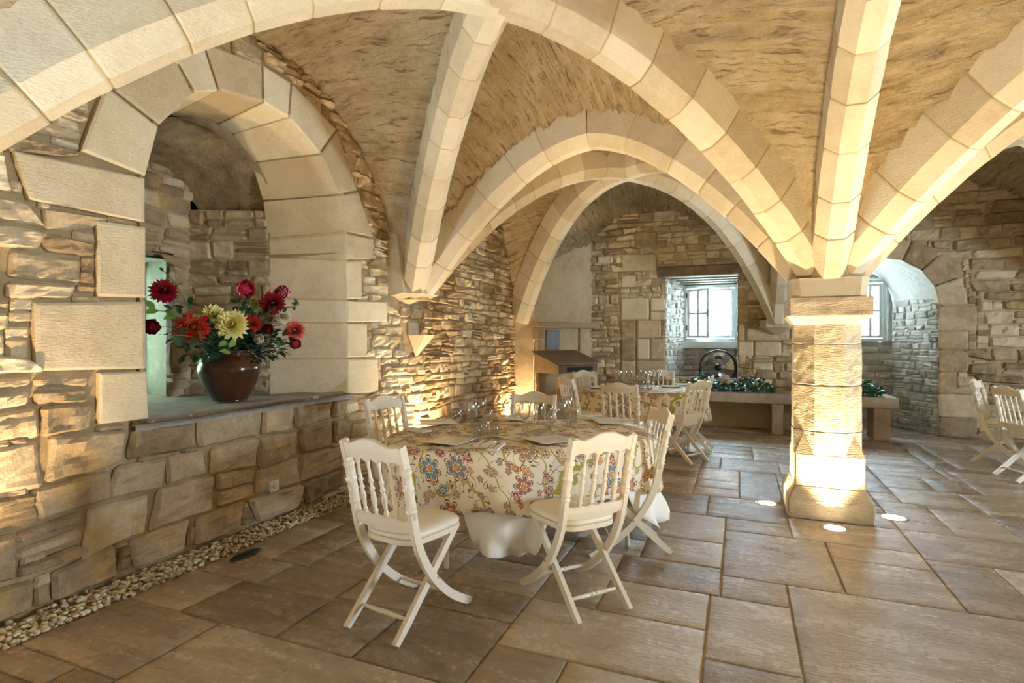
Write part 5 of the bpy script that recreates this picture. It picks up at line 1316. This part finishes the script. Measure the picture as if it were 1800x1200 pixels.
roughbox((-1.6, -.30, .455), (1.42, .30, .60), 'bench_slab', bn, M_BENCH)
roughbox((-.16, -.27, 0), (.0, .2, .455), 'support', bn, M_BENCH); roughbox((1.13, -.27, 0), (1.33, .2, .455), 'support', bn, M_BENCH); roughbox((-1.45, -.27, 0), (-1.25, .2, .455), 'support', bn, M_BENCH)
o = roughbox((-1.9, 9.56, 0), (1.15, 9.78, .45), 'low_plinth', None, M_PLAST, .1, .006); o.name = 'trim_16'; setp(o, kind='structure')
V = []; F = []
for i in range(1500):
    x = rnd.choice([rnd.uniform(-.78, .50), rnd.uniform(-.78, .5), rnd.uniform(1.42, 1.86)]); y = rnd.uniform(9.08, 9.40); hh = .17 * (1 + .4 * math.sin(x * 9)) * math.sqrt(max(.05, 1 - ((y - 9.24) / .2) ** 2)); p = Vector((x, y, .61 + rnd.random() * hh))
    d = rv3(1) + Vector((0, -.5, .3)); Ln = rnd.uniform(.035, .06); leaf(V, F, p, d, Vector((0, -.5, 1)) + rv3(.5), Ln, Ln * .42)
V = [(v[0], v[1], max(v[2], .604)) for v in V]
setp(link('ivy', mesh('ivy', V, F, M_IVY, True)), 'garland of glossy dark ivy lying along the stone bench', 'ivy', kind='stuff')
# fan
fc = on_y(1262, 645, 9.93); fr0 = .285
fan = empty('floor_fan', (fc[0], 9.93, .757), .12, 'round black metal fan standing on the window ledge', 'fan'); fz = fc[1] - .757
def torus(m_, R, r, c=(0, 0, 0), n=40, k=8):
    V = []; F = []
    for i in range(n):
        a = 2 * PI * i / n
        for j in range(k): b = 2 * PI * j / k; V.append((c[0] + (R + r * math.cos(b)) * math.cos(a), c[1] + r * math.sin(b), c[2] + (R + r * math.cos(b)) * math.sin(a)))
    for i in range(n):
        for j in range(k): F.append((i * k + j, i * k + (j + 1) % k, ((i + 1) % n) * k + (j + 1) % k, ((i + 1) % n) * k + j))
    return m_.add(V, F, True)
m_ = MB()
for y_ in (-.07, .05): torus(m_, fr0, .010, (0, y_, fz))
for R_ in (.25, .21, .17, .13): torus(m_, R_, .002, (0, -.085, fz), k=5)
for i in range(28):
    a = 2 * PI * i / 28; m_.rod((.05 * math.cos(a), -.09, fz + .05 * math.sin(a)), (fr0 * math.cos(a), -.07, fz + fr0 * math.sin(a)), [(0, .0014), (1, .0014)], 4)
m_.obj('cage', M_BLACK, fan)
for i in range(5):
    a = 2 * PI * i / 5; V = []; F = []
    for j in range(7):
        rr = .06 + .19 * j / 6
        for k in range(5): b = a + (-.42 + .84 * k / 4) * (.5 + .5 * j / 6) + .25 * j / 6; V.append((rr * math.cos(b), -.02 + .03 * (k / 4 - .5), fz + rr * math.sin(b)))
    for j in range(6):
        for k in range(4): q = j * 5 + k; F.append((q, q + 1, q + 6, q + 5))
    MB().add(V, F, True).obj('blade', M_STEEL, fan)
MB().rod((0, -.10, fz), (0, .09, fz), [(0, .045), (.08, .055), (.9, .06), (1, .04)], 20).obj('motor_hub', M_BLACK, fan)
MB().box((-.055, -.10, fz + .14), (.055, -.075, fz + .2), .008).obj('badge_plate', M_BLACK, fan)
m_ = MB()
for s in (-1, 1): m_.rod((s * (fr0 + .012), 0, fz), (s * (fr0 + .012), 0, .012), [(0, .009), (1, .009)], 8); m_.rod((s * (fr0 + .012), -.14, .012), (s * (fr0 + .012), .14, .012), [(0, .011), (1, .011)], 8)
m_.rod((-fr0, .12, .012), (fr0, .12, .012), [(0, .009), (1, .009)], 8); m_.obj('stand', M_BLACK, fan)
# desk
da = math.atan2(.85, .42); fl = (-2.47, 7.75)
desk = empty('slant_top_desk', (fl[0], fl[1], 0), da, 'old wooden slant-top writing desk with turned legs before the fireplace', 'desk')
DL, DD = .93, .50; zf, zr = 1.055, 1.235
V = [(-.02, -.03, zf), (DL + .02, -.03, zf), (DL + .02, DD + .02, zr), (-.02, DD + .02, zr)]; V2 = [(x, y, z - .022) for x, y, z in V]
MB().add(V2 + V, [(0, 1, 2, 3), (4, 7, 6, 5), (0, 4, 5, 1), (1, 5, 6, 2), (2, 6, 7, 3), (3, 7, 4, 0)]).obj('writing_lid', M_WOODD, desk)
for x0 in (0, DL - .022): MB().add([(x0, 0, .90), (x0 + .022, 0, .90), (x0 + .022, DD, .90), (x0, DD, .90), (x0, 0, zf - .024), (x0 + .022, 0, zf - .024), (x0 + .022, DD, zr - .026), (x0, DD, zr - .026)], [(0, 3, 2, 1), (4, 5, 6, 7), (0, 1, 5, 4), (1, 2, 6, 5), (2, 3, 7, 6), (3, 0, 4, 7)]).obj('side_panel', M_WOODL, desk)
MB().box((.022, .0, .90), (DL - .022, .02, 1.02), .003).obj('front_panel', M_WOODD, desk); MB().box((.022, DD - .02, .90), (DL - .022, DD, 1.2), .003).obj('back_panel', M_WOODD, desk)
MB().box((.2, -.008, .925), (.78, .0, .99), .002).obj('drawer_slot', M_BLACK, desk)
LG = [(0, .022), (.1, .022), (.12, .016), (.15, .026), (.19, .026), (.22, .014), (.30, .02), (.42, .027), (.52, .018), (.56, .014), (.6, .024), (.63, .024), (.66, .016), (.9, .014), (.95, .02), (1, .016)]
for x_ in (.03, DL - .03):
    for y_ in (.03, DD - .03): MB().rod((x_, y_, .90), (x_, y_, 0), LG, 14).obj('leg', M_WOODL, desk)
# dimmer switch and small ground items
sy, sz = on_x(471, 852, XL)
sw = empty('dimmer_switch', (XL + .062, sy, sz), 0, 'white square dimmer switch plate on the lower left rubble wall', 'switch')
MB().box((0, -.042, -.042), (.010, .042, .042), .003).obj('plate', M_PLASTIC, sw); m_ = MB(); m_.lathe([(0, 0), (.022, 0), (.021, .012), (.019, .016), (0, .016)], 24, (0, 0, 0), Matrix.Rotation(PI / 2, 3, 'Y')); m_.V = [(v[0] + .010, v[1], v[2]) for v in m_.V]; m_.obj('dial', M_PLASTIC, sw)
MB().box((-.06, -.036, -.036), (0, .036, .036)).obj('back_box', M_PLASTIC, sw)
X, Yy, Z0 = (ray(432, 976) * (1.42 / -ray(432, 976)[2]))
bl = MB().lathe([(0, .0), (.075, .0), (.08, .006), (.07, .012), (0, .014)], 24); bl.V = [(v[0] * .6, v[1] * 1.5, v[2]) for v in bl.V]  # plain flat black disc lying in the gravel
setp(bl.obj('black_disc', M_BLACK, None, (float(X), float(Yy), .002)), 'small black flat disc at the edge of the gravel strip', 'cover')
ct = MB().box((0, 0, 0), (.018, .055, .0015)); setp(ct.obj('care_tag', plain('pale_blue_tag', (.45, .50, .78), .6), None, (-1.62, 2.62, .5)), 'small pale blue paper tag lying on the nearest chair seat', 'tag')
